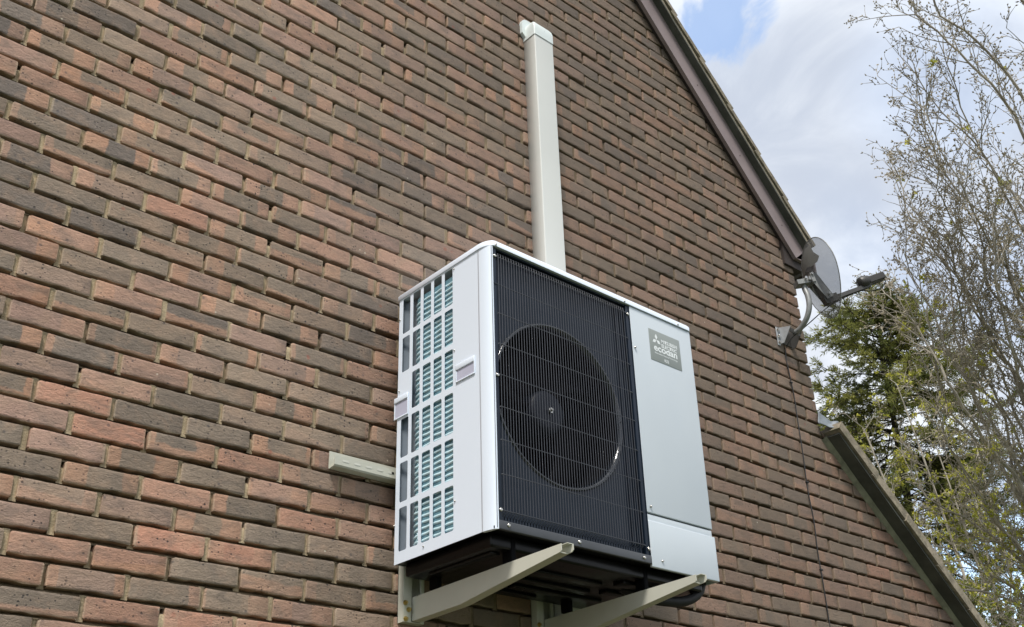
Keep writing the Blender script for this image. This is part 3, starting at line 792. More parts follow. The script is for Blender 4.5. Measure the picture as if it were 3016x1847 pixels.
# heat exchanger behind the side openings, wrapping round the back corner
cr_ = 0.055
path = [(0.009, 0.150)]+[(0.009, 0.395)]+[(0.009+cr_-cr_*math.cos(math.radians(a)), 0.395+cr_*math.sin(math.radians(a))) for a in (15, 30, 45, 60, 75, 90)]+[(0.90, 0.450)]
mb = MB(); vs = [H(p[0], p[1], v_) for v_ in (0.012, 0.968) for p in path]; n = len(path)
mb.add(vs, [(i, i+1, n+i+1, n+i) for i in range(n-1)], True)
mb.add([H(p[0]+0.02 if i == 0 else p[0]+0.02, p[1], 0.965) for i, p in enumerate(path)]+[H(p[0], p[1], 0.965) for p in path], [(i, i+1, n+i+1, n+i) for i in range(n-1)])
coil = mb.obj('heat_exchanger', M_FIN, hp, recalc=False)
mb = MB(); z_ = 0.030; n = len(path)
fine = [(0.0085, 0.160+0.0235*i) for i in range(11)]+[(0.0085+cr_-cr_*math.cos(math.radians(a)), 0.395+cr_*math.sin(math.radians(a))) for a in (12, 24, 36, 48, 60, 75, 90)]+[(0.30, 0.451)]
while z_ < 0.955:
    vs = []; m_ = len(fine)
    for i, p in enumerate(fine):
        wv = 0.0012*math.sin(i*1.7+z_*40)
        ob = 0.0025+0.001*math.sin(i*2.3+z_*77)
        nx_, ny_ = (-1, 0) if i < 11 else (-math.cos(math.radians((i-10)*14)), math.sin(math.radians((i-10)*14)))
        for (o_, h_) in ((0.0, 0.0058), (ob, 0.0020), (ob, -0.0012), (0.0, -0.0042)):
            vs.append(H(p[0]+nx_*o_, p[1]+ny_*o_, z_+h_+wv))
    mb.add(vs, [(i*4+a, i*4+4+a, i*4+5+a, i*4+1+a) for i in range(m_-1) for a in range(3)], True)
    z_ += 0.0203
mb.obj('coil_guard', M_TUBE, coil, recalc=False)
# a few bent return pipes near the corner
mb = MB()
for z_ in (0.83, 0.62, 0.47, 0.30, 0.17, 0.06):
    mb.tube([H(0.012, 0.405, z_+0.03), H(0.008, 0.388, z_+0.012), H(0.008, 0.398, z_-0.004), H(0.012, 0.414, z_-0.014)], 0.0018, 5)
mb.obj('coil_tie', M_TUBE, coil)
mb = MB(); quad(mb, H(0.034, 0.446, 0.01), H(0.034, 0.446, 0.99), H(0.014, 0.505, 0.99), H(0.014, 0.505, 0.01)); mb.obj('inner_sheet', M_GREYIN, hp, recalc=False)
# dark box interior above the coil and behind the side panel
mb = MB(); hbox(mb, 0.020, 0.024, 0.060, 0.165, 0.01, 0.99); quad(mb, H(0.07, 0.16, 0.0), H(0.07, 0.50, 0.0), H(0.07, 0.50, 0.998), H(0.07, 0.16, 0.998)); mb.obj('inner_partition', M_BLACK, hp)
# handles
for (d0, d1, v0, v1, sh) in ((0.078, 0.178, 0.538, 0.604, 0), (0.445, 0.527, 0.520, 0.604, 1)):
    mb = MB()
    L_ = lambda d, x_, v: H(-x_, d, v)
    fr = 0.0050
    # raised frame of four bars with a deeper hood along the top
    mb.box(HX-0.0035, HX-0.0002, HY+d0, HY+d0+fr, HZ+v0, HZ+v1, 0.0018)
    mb.box(HX-0.0035, HX-0.0002, HY+d1-fr, HY+d1, HZ+v0, HZ+v1-0.004, 0.0018)
    mb.box(HX-0.0045, HX-0.0002, HY+d0+0.001, HY+d1-0.001, HZ+v0, HZ+v0+fr, 0.0018)
    mb.box(HX-0.0050 if sh == 0 else HX-0.0055, HX-0.0002, HY+d0+0.001, HY+d1-0.001, HZ+v1-0.021, HZ+v1-0.001, 0.0020)
    ho = mb.obj('handle', M_WHITE, hp)
    mb = MB(); mb.box(HX-0.0014, HX-0.0004, HY+d0+fr, HY+d1-fr, HZ+v0+fr, HZ+v1-0.021)
    mb.obj('handle_recess', M_CAVITY, ho)
# screws
mb_pts = [('f', 0.0285, 0.961), ('f', 0.0285, 0.512), ('f', 0.0285, 0.061), ('f', 0.056, 0.016), ('f', 0.355, 0.016), ('f', 0.660, 0.015), ('f', 0.690, 0.050), ('f', 0.717, 0.205), ('f', 0.752, 0.018),
          ('f', 0.710, 0.823), ('f', 0.686, 0.957), ('l', 0.030, 1.005), ('l', 0.669, 1.005), ('l', 0.975, 1.005), ('s', 0.349, 0.025), ('s', 0.505, 0.915), ('s', 0.186, 0.985), ('s', 0.186, 0.665), ('s', 0.186, 0.133), ('s', 0.500, 0.625), ('s', 0.512, 0.135)]
for kk, a, v_ in mb_pts:
    mb = MB(); big = kk in 'fl' and v_ < 0.99
    r_ = 0.0062 if big and a < 0.70 else 0.0045
    if kk == 'f': c_, nn = H(a, -0.003 if v_ < 0.03 or a > 0.7 else 0.0, v_), (0, -1, 0)
    elif kk == 'l': c_, nn = H(a, -0.004, v_), (0, -1, 0)
    else: c_, nn = H(0.0, a, v_), (-1, 0, 0); r_ = 0.0032
    mb.lathe(c_, nn, [(r_, -0.001), (r_, 0.0012), (r_*0.8, 0.0034), (r_*0.25, 0.0042), (0.0001, 0.0034)], 14, up=(0, 0, 1))
    mb.obj('screw', M_STEEL, hp)
# label
mb = MB(); hbox(mb, 0.7975, 0.9755, -0.0012, 0.0004, 0.802, 0.9345, 0.0004); lab = mb.obj('name_label', M_LABEL, hp)
def text(s, u_, v_, size, name, parent, width=None, align='LEFT', weight=0.0):
    cu = bpy.data.curves.new(name, 'FONT'); cu.body = s; cu.size = size; cu.align_x = align; cu.offset = weight; cu.resolution_u = 4
    to = bpy.data.objects.new(name, cu); COL.objects.link(to)
    bpy.context.view_layer.update()
    me = bpy.data.meshes.new_from_object(to.evaluated_get(bpy.context.evaluated_depsgraph_get()))
    bpy.data.objects.remove(to)
    xs = [v.co.x for v in me.vertices]; wd = max(xs)-min(xs)
    kx = (width/wd) if width else 1.0
    for v in me.vertices: v.co = Vector(((v.co.x-(min(xs) if align == 'LEFT' else (min(xs)+max(xs))/2))*kx, 0, v.co.y))
    me.materials.clear(); me.materials.append(M_PRINT)
    o = bpy.data.objects.new(name, me); COL.objects.link(o); o.parent = parent
    o.location = Vector(H(u_, -0.0016, v_))-ORG[parent.name]; return o
text('MITSUBISHI', 0.8655, 0.8905, 0.0205, 'lettering', lab, 0.092, weight=0.0006)
text('ELECTRIC', 0.8655, 0.8715, 0.0205, 'lettering', lab, 0.088, weight=0.0006)
text('ecodan', 0.8195, 0.8475, 0.0400, 'lettering', lab, 0.134, weight=0.0011)
text('Renewable Heating Technology', 0.822, 0.8345, 0.0090, 'lettering', lab, 0.131, weight=0.0001)
text('R32', 0.8745, 0.8115, 0.0170, 'lettering', lab, 0.025, weight=0.0004)
mb = MB(); cu_, cv_ = 0.8375, 0.8945
for a0_ in (90, 210, 330):
    a = math.radians(a0_); d1_ = Vector((math.cos(a), math.sin(a))); Lr = 0.0265
    l_ = Vector((math.cos(a+math.radians(30)), math.sin(a+math.radians(30))))*Lr/math.sqrt(3); r__ = Vector((math.cos(a-math.radians(30)), math.sin(a-math.radians(30))))*Lr/math.sqrt(3)
    mb.add([H(cu_, -0.0016, cv_), H(cu_+r__.x, -0.0016, cv_+r__.y), H(cu_+d1_.x*Lr, -0.0016, cv_+d1_.y*Lr), H(cu_+l_.x, -0.0016, cv_+l_.y)], [(0, 1, 2, 3)])
mb.obj('three_diamond_emblem', M_PRINT, lab, recalc=False)
# anti-vibration feet (rubber) under the base
for ax in (2.121, 2.7205):
    for dd in (0.07, 0.44):
        mb = MB(); mb.box(ax-0.008, ax+0.012, HY+dd-0.022, HY+dd+0.022, 2.478, 2.5575, 0.004)
        mb.obj('foot', M_BLACK, hp)

# ------------------------------------------------------------------ wall bracket frame
br = thing('wall_bracket', (2.4, 0.0, 2.385), 'ivory steel wall bracket with slotted rail and two tapering arms under the heat pump', 'bracket')
mb = MB()
def cprofile(mb, pts, th_, xa, xb):
    # thin folded sheet: open polyline in (y,z), extruded along x
    P_ = [Vector(p) for p in pts]; n_ = len(P_); off = []
    for i in range(n_):
        t_ = (P_[min(i+1, n_-1)]-P_[max(i-1, 0)]).normalized(); off.append(P_[i]+Vector((-t_.y, t_.x))*th_)
    mb.prism([tuple(p) for p in P_]+[tuple(p) for p in off[::-1]], 'x', xa, xb)
cprofile(mb, [(-0.0035, 2.9215), (-0.0035, 2.862), (-0.0075, 2.858), (-0.0350, 2.861), (-0.0410, 2.866), (-0.0420, 2.897)], -0.003, 1.771, 3.30)
rail = mb.obj('mounting_rail', M_IVORY, br)
mb = MB(); x = 1.800
while x < 2.02:
    mb.add([(x+0.003, -0.0424, 2.8795), (x+0.024, -0.0424, 2.8795), (x+0.027, -0.0424, 2.883), (x+0.024, -0.0424, 2.8865), (x+0.003, -0.0424, 2.8865), (x, -0.0424, 2.883)], [(0, 1, 2, 3, 4, 5)])
    x += 0.046
mb.obj('slot', simple('pale slot face', (0.62, 0.62, 0.55), 0.5), rail, recalc=False)  # pale flat faces laid on the lip stand for the slots
mb = MB(); mb.box(2.0, 2.01, -0.0424, -0.0419, 2.880, 2.887); mb.obj('bolt_hole', M_BLACK, rail)
mb = MB(); mb.disc((1.796, -0.0036, 2.896), (0, -1, 0), 0.0085, 0.002, 16); mb.disc((1.796, -0.0056, 2.896), (0, -1, 0), 0.0062, 0.006, 6, sm=False); mb.disc((1.796, -0.0116, 2.896), (0, -1, 0), 0.0032, 0.008, 10); mb.obj('bolt', M_STEEL, rail)
mb = MB(); mb.disc((1.788, -0.0038, 2.8985), (0, -1, 0), 0.0045, 0.0006, 12); mb.obj('bolt_hole', M_BLACK, rail)
armp = [(-0.031, 2.391), (-0.284, 2.3965), (-0.325, 2.402), (-0.748, 2.457), (-0.753, 2.461), (-0.753, 2.481), (-0.030, 2.469)]
for xa, bolts in ((2.103, True), (2.7025, True)):
    xp = xa-0.038
    mb = MB(); t3 = 0.003
    mb.box(xp, xp+t3, -0.030, -0.002, 2.385, 2.905)            # left web
    mb.box(xp, xp+0.034, -0.0335, -0.0305, 2.385, 2.905, 0.001)       # front lip
    mb.box(xp, xp+0.086, -0.0045, -0.0015, 2.386, 2.905)         # back plate
    mb.box(xp+0.083, xp+0.086, -0.030, -0.005, 2.386, 2.905)
    mb.box(xp+0.070, xp+0.086, -0.0335, -0.0305, 2.386, 2.905, 0.001)
    mb.box(xp+0.003, xp+0.083, -0.030, -0.005, 2.386, 2.389)
    up_ = mb.obj('upright', M_IVORY, br)
    for (x_, z_) in ((0.006, 2.448), (0.020, 2.427), (0.008, 2.395)):
        mb = MB(); mb.disc((xp+x_+0.002, -0.0336, z_), (0, -1, 0), 0.0088, 0.002, 16); mb.disc((xp+x_+0.002, -0.0355, z_), (0, -1, 0), 0.0066, 0.006, 6, sm=False); mb.disc((xp+x_+0.002, -0.041, z_), (0, -1, 0), 0.0036, 0.005, 10)
        mb.obj('bolt', M_BRASS, up_)
    mb = MB()
    mb.prism(armp, 'x', xa, xa+t3)
    armr = [(y_, z_) for y_, z_ in armp]
    mb.prism([(-0.031, 2.391), (-0.284, 2.3965), (-0.325, 2.402), (-0.762, 2.459), (-0.768, 2.464), (-0.768, 2.482), (-0.030, 2.469)], 'x', xa+0.0335, xa+0.0365)
    bot = [(-0.031, 2.3905), (-0.284, 2.396), (-0.325, 2.4015), (-0.745, 2.4562)]
    mb.prism(bot+[(y_, z_+0.003) for y_, z_ in bot[::-1]], 'x', xa+0.0028, xa+0.0337)
    mb.prism([(-0.60, 2.4785), (-0.765, 2.4812), (-0.765, 2.4835), (-0.60, 2.481)], 'x', xa+0.014, xa+0.0337)
    ao = mb.obj('arm', M_IVORY, br)
# insulated hose at the right end
hose = MB()
hp_ = [(3.045, -0.50, 2.60), (3.045, -0.50, 2.555), (3.025, -0.495, 2.515), (2.97, -0.485, 2.485), (2.90, -0.46, 2.478), (2.82, -0.42, 2.49), (2.77, -0.36, 2.53)]
from itertools import chain
def smoothpts(p, k=6):
    P_ = [Vector(q) for q in p]; out = []
    for i in range(len(P_)-1):
        a, b_, c_, d_ = P_[max(i-1, 0)], P_[i], P_[i+1], P_[min(i+2, len(P_)-1)]
        for j in range(k):
            t_ = j/k; out.append(0.5*((2*b_)+(c_-a)*t_+(2*a-5*b_+4*c_-d_)*t_*t_+(3*b_-a-3*c_+d_)*t_**3))
    out.append(P_[-1]); return out
hose.tube(smoothpts(hp_), 0.018, 16)
tag(hose.obj('insulated_pipe', simple('black foam pipe insulation', (0.012, 0.012, 0.013), 0.6, bump=0.001)), 'black foam insulated pipe curving down from the right end of the heat pump base', 'pipe')

# ------------------------------------------------------------------ trunking
TX0, TX1, TD = 2.7545, 2.877, -0.080
tr = thing('pipe_trunking', (2.815, 0, 2.40), 'tall ivory plastic trunking with rounded end cap on the wall above the heat pump', 'pipe trunking')
def rrect(x0, x1, y0, r_, n_=4):
    pts = [(x0, 0.0)]+[(x0+r_-r_*math.cos(math.radians(90*i/n_)), y0+r_-r_*math.sin(math.radians(90*i/n_))) for i in range(n_+1)]
    pts += [(x1-r_+r_*math.sin(math.radians(90*i/n_)), y0+r_-r_*math.cos(math.radians(90*i/n_))) for i in range(n_+1)]+[(x1, 0.0)]
    return pts
mb = MB(); mb.prism(rrect(TX0, TX1, TD, 0.005, 5), 'z', 2.42, 5.31, True); o = mb.obj('cover', M_PVC, tr)
for p in o.data.polygons:
    if abs(p.normal.z) > .9: p.use_smooth = False
M_CAP = simple('white plastic end cap', (0.70, 0.76, 0.75), 0.3, var=0.02)
mb = MB(); n_ = None; rings = []
# cap: follows the cover, closed by a top that rounds over towards the wall and to the right
base_r = rrect(TX0-0.003, TX1+0.003, TD-0.003, 0.008, 5)
for z_, ins, fy in ((5.303, 0, 1), (5.335, 0, 1), (5.360, 0.0, 1), (5.376, 0.004, 0.965), (5.388, 0.012, 0.89), (5.395, 0.024, 0.78), (5.397, 0.034, 0.6)):
    rings.append([(x_ if x_ < 2.81 else x_-ins*1.15, y_*fy, z_) for x_, y_ in base_r])
rings = [[(x_ if x_ >= 2.81 else x_+max(0, (i-3))*0.004, y_, z_) for x_, y_, z_ in R_] for i, R_ in enumerate(rings)]
n_ = len(base_r); vs = [p for R_ in rings for p in R_]
mb.add(vs, [(a*n_+i, a*n_+i+1, (a+1)*n_+i+1, (a+1)*n_+i) for a in range(len(rings)-1) for i in range(n_-1)], True)
mb.add(rings[-1], [tuple(range(n_))])
mb.obj('end_cap', M_CAP, tr)
mb = MB()
fl = [(2.730, 5.345)]+[(2.730, 5.405)]+[(2.765-0.035*math.cos(math.radians(a)), 5.405+0.035*math.sin(math.radians(a))) for a in (30, 60, 90)]+[(2.86, 5.44), (2.88, 5.42), (2.88, 5.33), (2.752, 5.325)]
mb.prism(fl, 'y', -0.018, 0.0); mb.obj('wall_flange', M_CAP, tr)

# ------------------------------------------------------------------ satellite dish
dish = thing('satellite_dish', (4.65, -0.01, 4.20), 'grey perforated satellite dish on a bent mast at the wall corner under the eaves', 'satellite dish')
mb = MB(); mb.box(4.594, 4.724, -0.006, -0.0006, 4.222, 4.320, 0.001)
M_PLATE_SHADE = simple('shaded plate steel', (0.05, 0.048, 0.045), 0.6, var=0.2)  # dark copy of the plate steel: shade inside the bracket painted in
wp = mb.obj('wall_plate', M_PLATE_SHADE, dish)
for xw in (4.592, 4.698):
    mb = MB(); mb.prism([(-0.002, 4.212), (-0.002, 4.313), (-0.084, 4.293), (-0.080, 4.285), (-0.030, 4.212)], 'x', xw, xw+0.003)
    mb.obj('gusset', M_PLATE if xw < 4.6 else M_PLATE_SHADE, dish)  # lit left gusset pale, right one in the darkened shade copy
mb = MB(); mb.box(4.595, 4.698, -0.074, -0.071, 4.262, 4.292, 0.001); mb.obj('gusset', M_PLATE_SHADE, dish)
mb = MB(); mb.box(4.568, 4.592, -0.0065, -0.003, 4.200, 4.312, 0.001)
mb.obj('wall_plate', M_PLATE, dish)
for z_ in (4.295, 4.255, 4.218):
    mb = MB(); mb.disc((4.580, -0.006, z_), (0, -1, 0), 0.008, 0.010, 8, sm=False); mb.obj('bolt', M_STEEL, dish)
mb = MB(); mp_ = [(4.655, -0.060, 4.275), (4.65, -0.105, 4.283), (4.645, -0.160, 4.325), (4.642, -0.190, 4.385), (4.642, -0.192, 4.45), (4.644, -0.180, 4.50), (4.645, -0.178, 4.55)]
mb.tube(smoothpts(mp_, 5), 0.0155, 14); mb.obj('mast', M_GALV, dish)
A = Vector((0.80, -0.55, 0.20)).normalized(); HV = Vector((-A.y, A.x, 0)).normalized(); UV = A.cross(HV).normalized()
if UV.z < 0: UV = -UV
MT = Vector((4.645, -0.178, 4.55))
DC = MT+A*0.11+Vector((0, 0, 0.015))
M_MESH = bpy.data.materials.new('perforated grey metal'); M_MESH.use_nodes = True
t = M_MESH.node_tree; b = t.nodes['Principled BSDF']; outn = t.nodes['Material Output']
b.inputs['Base Color'].default_value = (0.12, 0.125, 0.13, 1); b.inputs['Roughness'].default_value = 0.5
tc2 = N(t, 'ShaderNodeTexCoord'); vo = N(t, 'ShaderNodeTexVoronoi'); vo.voronoi_dimensions = '2D'; vo.inputs['Randomness'].default_value = 0.0; vo.inputs['Scale'].default_value = 210
uvn = N(t, 'ShaderNodeUVMap'); t.links.new(uvn.outputs[0], vo.inputs['Vector'])
hole_ = mathn(t, 'ADD', mathn(t, 'MULTIPLY', mathn(t, 'LESS_THAN', vo.outputs['Distance'], 0.40), 0.14), 0.28)
tb = N(t, 'ShaderNodeBsdfTransparent'); mxs = N(t, 'ShaderNodeMixShader')
t.links.new(hole_, mxs.inputs[0]); t.links.new(b.outputs[0], mxs.inputs[1]); t.links.new(tb.outputs[0], mxs.inputs[2]); t.links.new(mxs.outputs[0], outn.inputs[0])
RV, RH = 0.225, 0.205; nr_, na = 10, 48
def dishpt(r_, a, back=0.0):
    x_ = RH*r_*math.cos(a); y_ = RV*r_*math.sin(a)*(1.0 if math.sin(a) > 0 else 1.12)
    # the outline narrows towards the foot
    if math.sin(a) < 0: x_ *= 1-0.22*abs(math.sin(a))**1.6
    return DC+HV*x_+UV*y_+A*(0.055*r_*r_-0.055-back)
vs = [dishpt(0, 0)]+[dishpt((i+1)/nr_, 2*math.pi*j/na) for i in range(nr_) for j in range(na)]
fs = [(0, 1+j, 1+(j+1) % na) for j in range(na)]+[(1+i*na+j, 1+(i+1)*na+j, 1+(i+1)*na+(j+1) % na, 1+i*na+(j+1) % na) for i in range(nr_-1) for j in range(na)]
mb = MB(); mb.add(vs, fs, True); ref = mb.obj('reflector', M_MESH, dish)
uvl = ref.data.uv_layers.new(name='UVMap')
for l in ref.data.loops:
    p = ref.data.vertices[l.vertex_index].co+ORG[ref.name]-DC
    uvl.data[l.index].uv = (p.dot(HV), p.dot(UV))
mb = MB(); mb.tube([dishpt(1.0, 2*math.pi*j/na) for j in range(na)]+[dishpt(1.0, 0)], 0.0028, 6, False)
mb.obj('rim', M_GALV, ref)
mb = MB()   # opaque grey patch laid close behind the reflector
cut_ = [(0.10, 0.88), (-0.24, 0.80), (-0.40, 0.51), (-0.59, 0.29), (-0.48, 0.20), (-0.20, 0.22), (0.06, 0.33), (0.24, 0.30), (0.50, 0.08), (0.76, 0.20), (0.63, 0.55), (0.42, 0.76)]
def dp2(px_, py_):
    r_ = math.hypot(px_, py_); a = math.atan2(py_, px_); return dishpt(min(r_, 0.97), a, 0.0025)
ctr = dp2(-0.02, 0.55); ring_ = [dp2(p[0], p[1]) for p in cut_]
mid_ = [dp2((p[0]-0.02)/2, (p[1]+0.55)/2) for p in cut_]
n_ = len(cut_); mb.add([ctr]+mid_+ring_, [(0, 1+i, 1+(i+1) % n_) for i in range(n_)]+[(1+i, 1+n_+i, 1+n_+(i+1) % n_, 1+(i+1) % n_) for i in range(n_)], True)
mb.obj('grey_patch', simple('patch grey', (0.15, 0.155, 0.15), 0.5), ref, recalc=False)
def obox(mb, c, ex, ey, ez, sx, sy, sz):
    vs = [Vector(c)+ex*(a*sx/2)+ey*(b_*sy/2)+ez*(g_*sz/2) for g_ in (-1, 1) for b_ in (-1, 1) for a in (-1, 1)]
    mb.add(vs, [(0, 2, 3, 1), (4, 5, 7, 6), (0, 1, 5, 4), (2, 6, 7, 3), (0, 4, 6, 2), (1, 3, 7, 5)])
mb = MB(); obox(mb, MT+Vector((0, 0, -0.012))-A*0.01, A, HV, UV, 0.075, 0.06, 0.028); obox(mb, MT+A*0.045+UV*0.0, A, HV, UV, 0.02, 0.075, 0.055)
# angle bracket arm down the back of the dish
p0 = MT+A*0.050+UV*0.02; p1 = MT+A*0.105-UV*0.135
for sgn in (-1, 1):
    q = HV*(0.030*sgn); w_ = 0.028
    e = (p1-p0).normalized(); f_ = e.cross(HV).normalized()
    vs = [p0+q-f_*w_, p0+q+f_*w_, p1+q+f_*w_*0.8, p1+q-f_*w_*0.8]
    vs += [v+HV*0.003 for v in vs]
    mb.add(vs, [(0, 1, 2, 3), (7, 6, 5, 4), (0, 4, 5, 1), (1, 5, 6, 2), (2, 6, 7, 3), (3, 7, 4, 0)])
obox(mb, (p0+p1)/2+f_*0.02, (p1-p0).normalized(), HV, f_, 0.155, 0.060, 0.003)
mb.obj('clamp', M_GALV, dish)
for q in (MT+HV*0.03+A*0.01, MT-HV*0.036, MT+A*0.045-HV*0.034+UV*0.02, MT+A*0.10-HV*0.034-UV*0.115, MT+A*0.02-HV*0.034-UV*0.01):
    mb = MB(); mb.disc(q, -HV, 0.008, 0.012, 6, sm=False); mb.obj('bolt', M_STEEL, dish)
LA0 = MT+A*0.095-UV*0.140; LA1 = MT+A*0.375-UV*0.088
mb = MB(); e = (LA1-LA0).normalized(); f_ = e.cross(HV).normalized()
obox(mb, (LA0+LA1)/2, e, HV, f_, (LA1-LA0).length, 0.026, 0.023); obox(mb, LA0+e*0.02, e, HV, f_, 0.085, 0.040, 0.044)
mb.obj('lnb_arm', simple('dark grey arm', (0.06, 0.06, 0.058), 0.5), dish)
mb = MB(); lc = LA1+f_*(0.026 if f_.z > 0 else -0.026); ff = f_ if f_.z > 0 else -f_
mb.lathe(lc-e*0.045+ff*0.004, e, [(0.001, -0.014), (0.022, -0.010), (0.034, 0.0), (0.037, 0.026), (0.030, 0.055), (0.024, 0.066), (0.001, 0.067)], 20)
obox(mb, lc+e*0.055-ff*0.002, e, HV, ff, 0.105, 0.056, 0.040)
lo = mb.obj('lnb', simple('dark grey plastic', (0.040, 0.038, 0.034), 0.45), dish)
bv = lo.modifiers.new('bevel', 'BEVEL'); bv.width = 0.004; bv.segments = 2
mb = MB()
cb = smoothpts([lc+e*0.10-ff*0.012, lc+e*0.105-ff*0.035, lc+e*0.06-ff*0.062, lc-e*0.01-ff*0.060, LA1-e*0.08-ff*0.012, LA0+e*0.05-ff*0.024, MT+A*0.06-UV*0.19, Vector((4.662, -0.12, 4.285)), Vector((4.640, -0.05, 4.245)), Vector((4.632, -0.012, 4.20))], 6)
mb.tube(cb, 0.0032, 6); mb.obj('lnb_cable', M_CABLE, dish)
# coax down the wall
cp = []; z_ = 4.20
wb = random.Random(5)
off = [(4.632, 4.20), (4.625, 4.12), (4.630, 4.04), (4.640, 3.90), (4.642, 3.817), (4.636, 3.68), (4.633, 3.575), (4.630, 3.388), (4.634, 3.21), (4.630, 3.06), (4.627, 2.889), (4.631, 2.677), (4.630, 2.3), (4.628, 1.6), (4.63, 0.6), (4.63, 0.05)]
mb = MB(); mb.tube(smoothpts([(x_, -0.0065+0.002*math.sin(z_*17), z_) for x_, z_ in off], 6), 0.0030, 6)
cbo = mb.obj('coaxial_cable', M_CABLE)
tag(cbo, 'thin black coaxial cable clipped down the brick wall below the satellite dish', 'cable')
ORG[cbo.name] = Vector((0, 0, 0))
for z_ in (3.99, 3.42, 2.96):
    cl = MB(); cl.box(4.622, 4.642, -0.0125, -0.002, z_-0.004, z_+0.004, 0.001); cl.obj('cable_clip', M_CABLE, cbo)

# ------------------------------------------------------------------ trees
M_BARK = simple('grey brown twig bark', (0.40, 0.365, 0.305), 0.9, var=0.35, scale=5, bump=0.003)
M_BARK2 = simple('dark spruce bark', (0.055, 0.045, 0.035), 0.95, var=0.3, scale=9)
M_BUD = simple('brown bud', (0.38, 0.33, 0.235), 0.8, var=0.4, scale=6)
def leafmat(name, c0, c1, scale=3.0):
    m, t, b = new_mat(name)
    g = N(t, 'ShaderNodeNewGeometry'); n_ = noisen(t, g.outputs['Position'], scale, 3, 0.6)
    rr = N(t, 'ShaderNodeObjectInfo')
    c = mixc(t, smooth(t, n_, 0.32, 0.68), c0, c1); t.links.new(c, b.inputs['Base Color'])
    b.inputs['Roughness'].default_value = 0.6; b.inputs['Specular IOR Level'].default_value = 0.3
    tl = N(t, 'ShaderNodeBsdfTranslucent'); t.links.new(c, tl.inputs[0])
    ms_ = N(t, 'ShaderNodeMixShader'); ms_.inputs[0].default_value = 0.35
    t.links.new(b.outputs[0], ms_.inputs[1]); t.links.new(tl.outputs[0], ms_.inputs[2]); t.links.new(ms_.outputs[0], t.nodes['Material Output'].inputs[0])
    return m
M_LEAF = leafmat('yellow green young leaf', (0.34, 0.36, 0.05), (0.55, 0.52, 0.09), 4.0)
M_NEEDLE = leafmat('spruce needles', (0.11, 0.14, 0.040), (0.36, 0.36, 0.10), 2.2)
M_IVY = leafmat('dark ivy leaf', (0.012, 0.024, 0.010), (0.035, 0.055, 0.018), 6.0)
M_SAP = leafmat('fresh sapling leaf', (0.16, 0.20, 0.05), (0.28, 0.30, 0.09), 4.0)

class Fast:
    """vertex / face accumulator for thin branches"""
    def __init__(s): s.v = []; s.f = []
    def seg(s, pts, rs, n=3):
        o = len(s.v); a = None
        for i, p in enumerate(pts):
            t_ = pts[min(i+1, len(pts)-1)]-pts[max(i-1, 0)]
            if t_.length < 1e-9: t_ = Vector((0, 0, 1))
            t_.normalize()
            if a is None:
                a = t_.cross(Vector((0.3, 0.5, 0.8)));
                if a.length < 1e-3: a = t_.cross(Vector((1, 0, 0)))
            a = (a-t_*a.dot(t_)).normalized(); b_ = t_.cross(a)
            for k in range(n):
                w = 2*math.pi*k/n; s.v.append(p+(a*math.cos(w)+b_*math.sin(w))*rs[i])
        for i in range(len(pts)-1):
            for k in range(n): s.f.append((o+i*n+k, o+i*n+(k+1) % n, o+(i+1)*n+(k+1) % n, o+(i+1)*n+k))
    def bud(s, p, d, L, r, R):
        d = d.normalized(); a = d.cross(Vector((R.random(), R.random(), 0.7))).normalized(); b_ = d.cross(a); o = len(s.v)
        s.v += [p-d*L*0.15, p+d*L*0.4+a*r, p+d*L*0.4-a*r*0.5+b_*r*0.87, p+d*L*0.4-a*r*0.5-b_*r*0.87, p+d*L]
        s.f += [(o, o+2, o+1), (o, o+3, o+2), (o, o+1, o+3), (o+4, o+1, o+2), (o+4, o+2, o+3), (o+4, o+3, o+1)]
    def leaf(s, p, d, L, w, R):
        d = d.normalized(); a = d.cross(Vector((R.uniform(-1, 1), R.uniform(-1, 1), R.uniform(-1, 1)))).normalized(); n_ = d.cross(a); o = len(s.v)
        s.v += [p, p+d*L*0.5+a*w/2+n_*L*0.08, p+d*L, p+d*L*0.5-a*w/2+n_*L*0.08]; s.f += [(o, o+1, o+2), (o, o+2, o+3)]
    def obj(s, name, mat, parent):
        org = ORG[parent.name]; me = mkmesh(name, [v-org for v in s.v], s.f, mat)
        o = bpy.data.objects.new(name, me); COL.objects.link(o); o.parent = parent; ORG[o.name] = org; return o

def resample(P_, step):
    P_ = smoothpts(P_, 24); out = [P_[0]]; acc = 0
    for a, b_ in zip(P_, P_[1:]):
        d = (b_-a).length; acc += d
        if acc >= step: out.append(b_); acc = 0
    if (out[-1]-P_[-1]).length > 1e-3: out.append(P_[-1])
    return out
def rv(R): 
    v = Vector((R.gauss(0, 1), R.gauss(0, 1), R.gauss(0, 1))); return v.normalized()

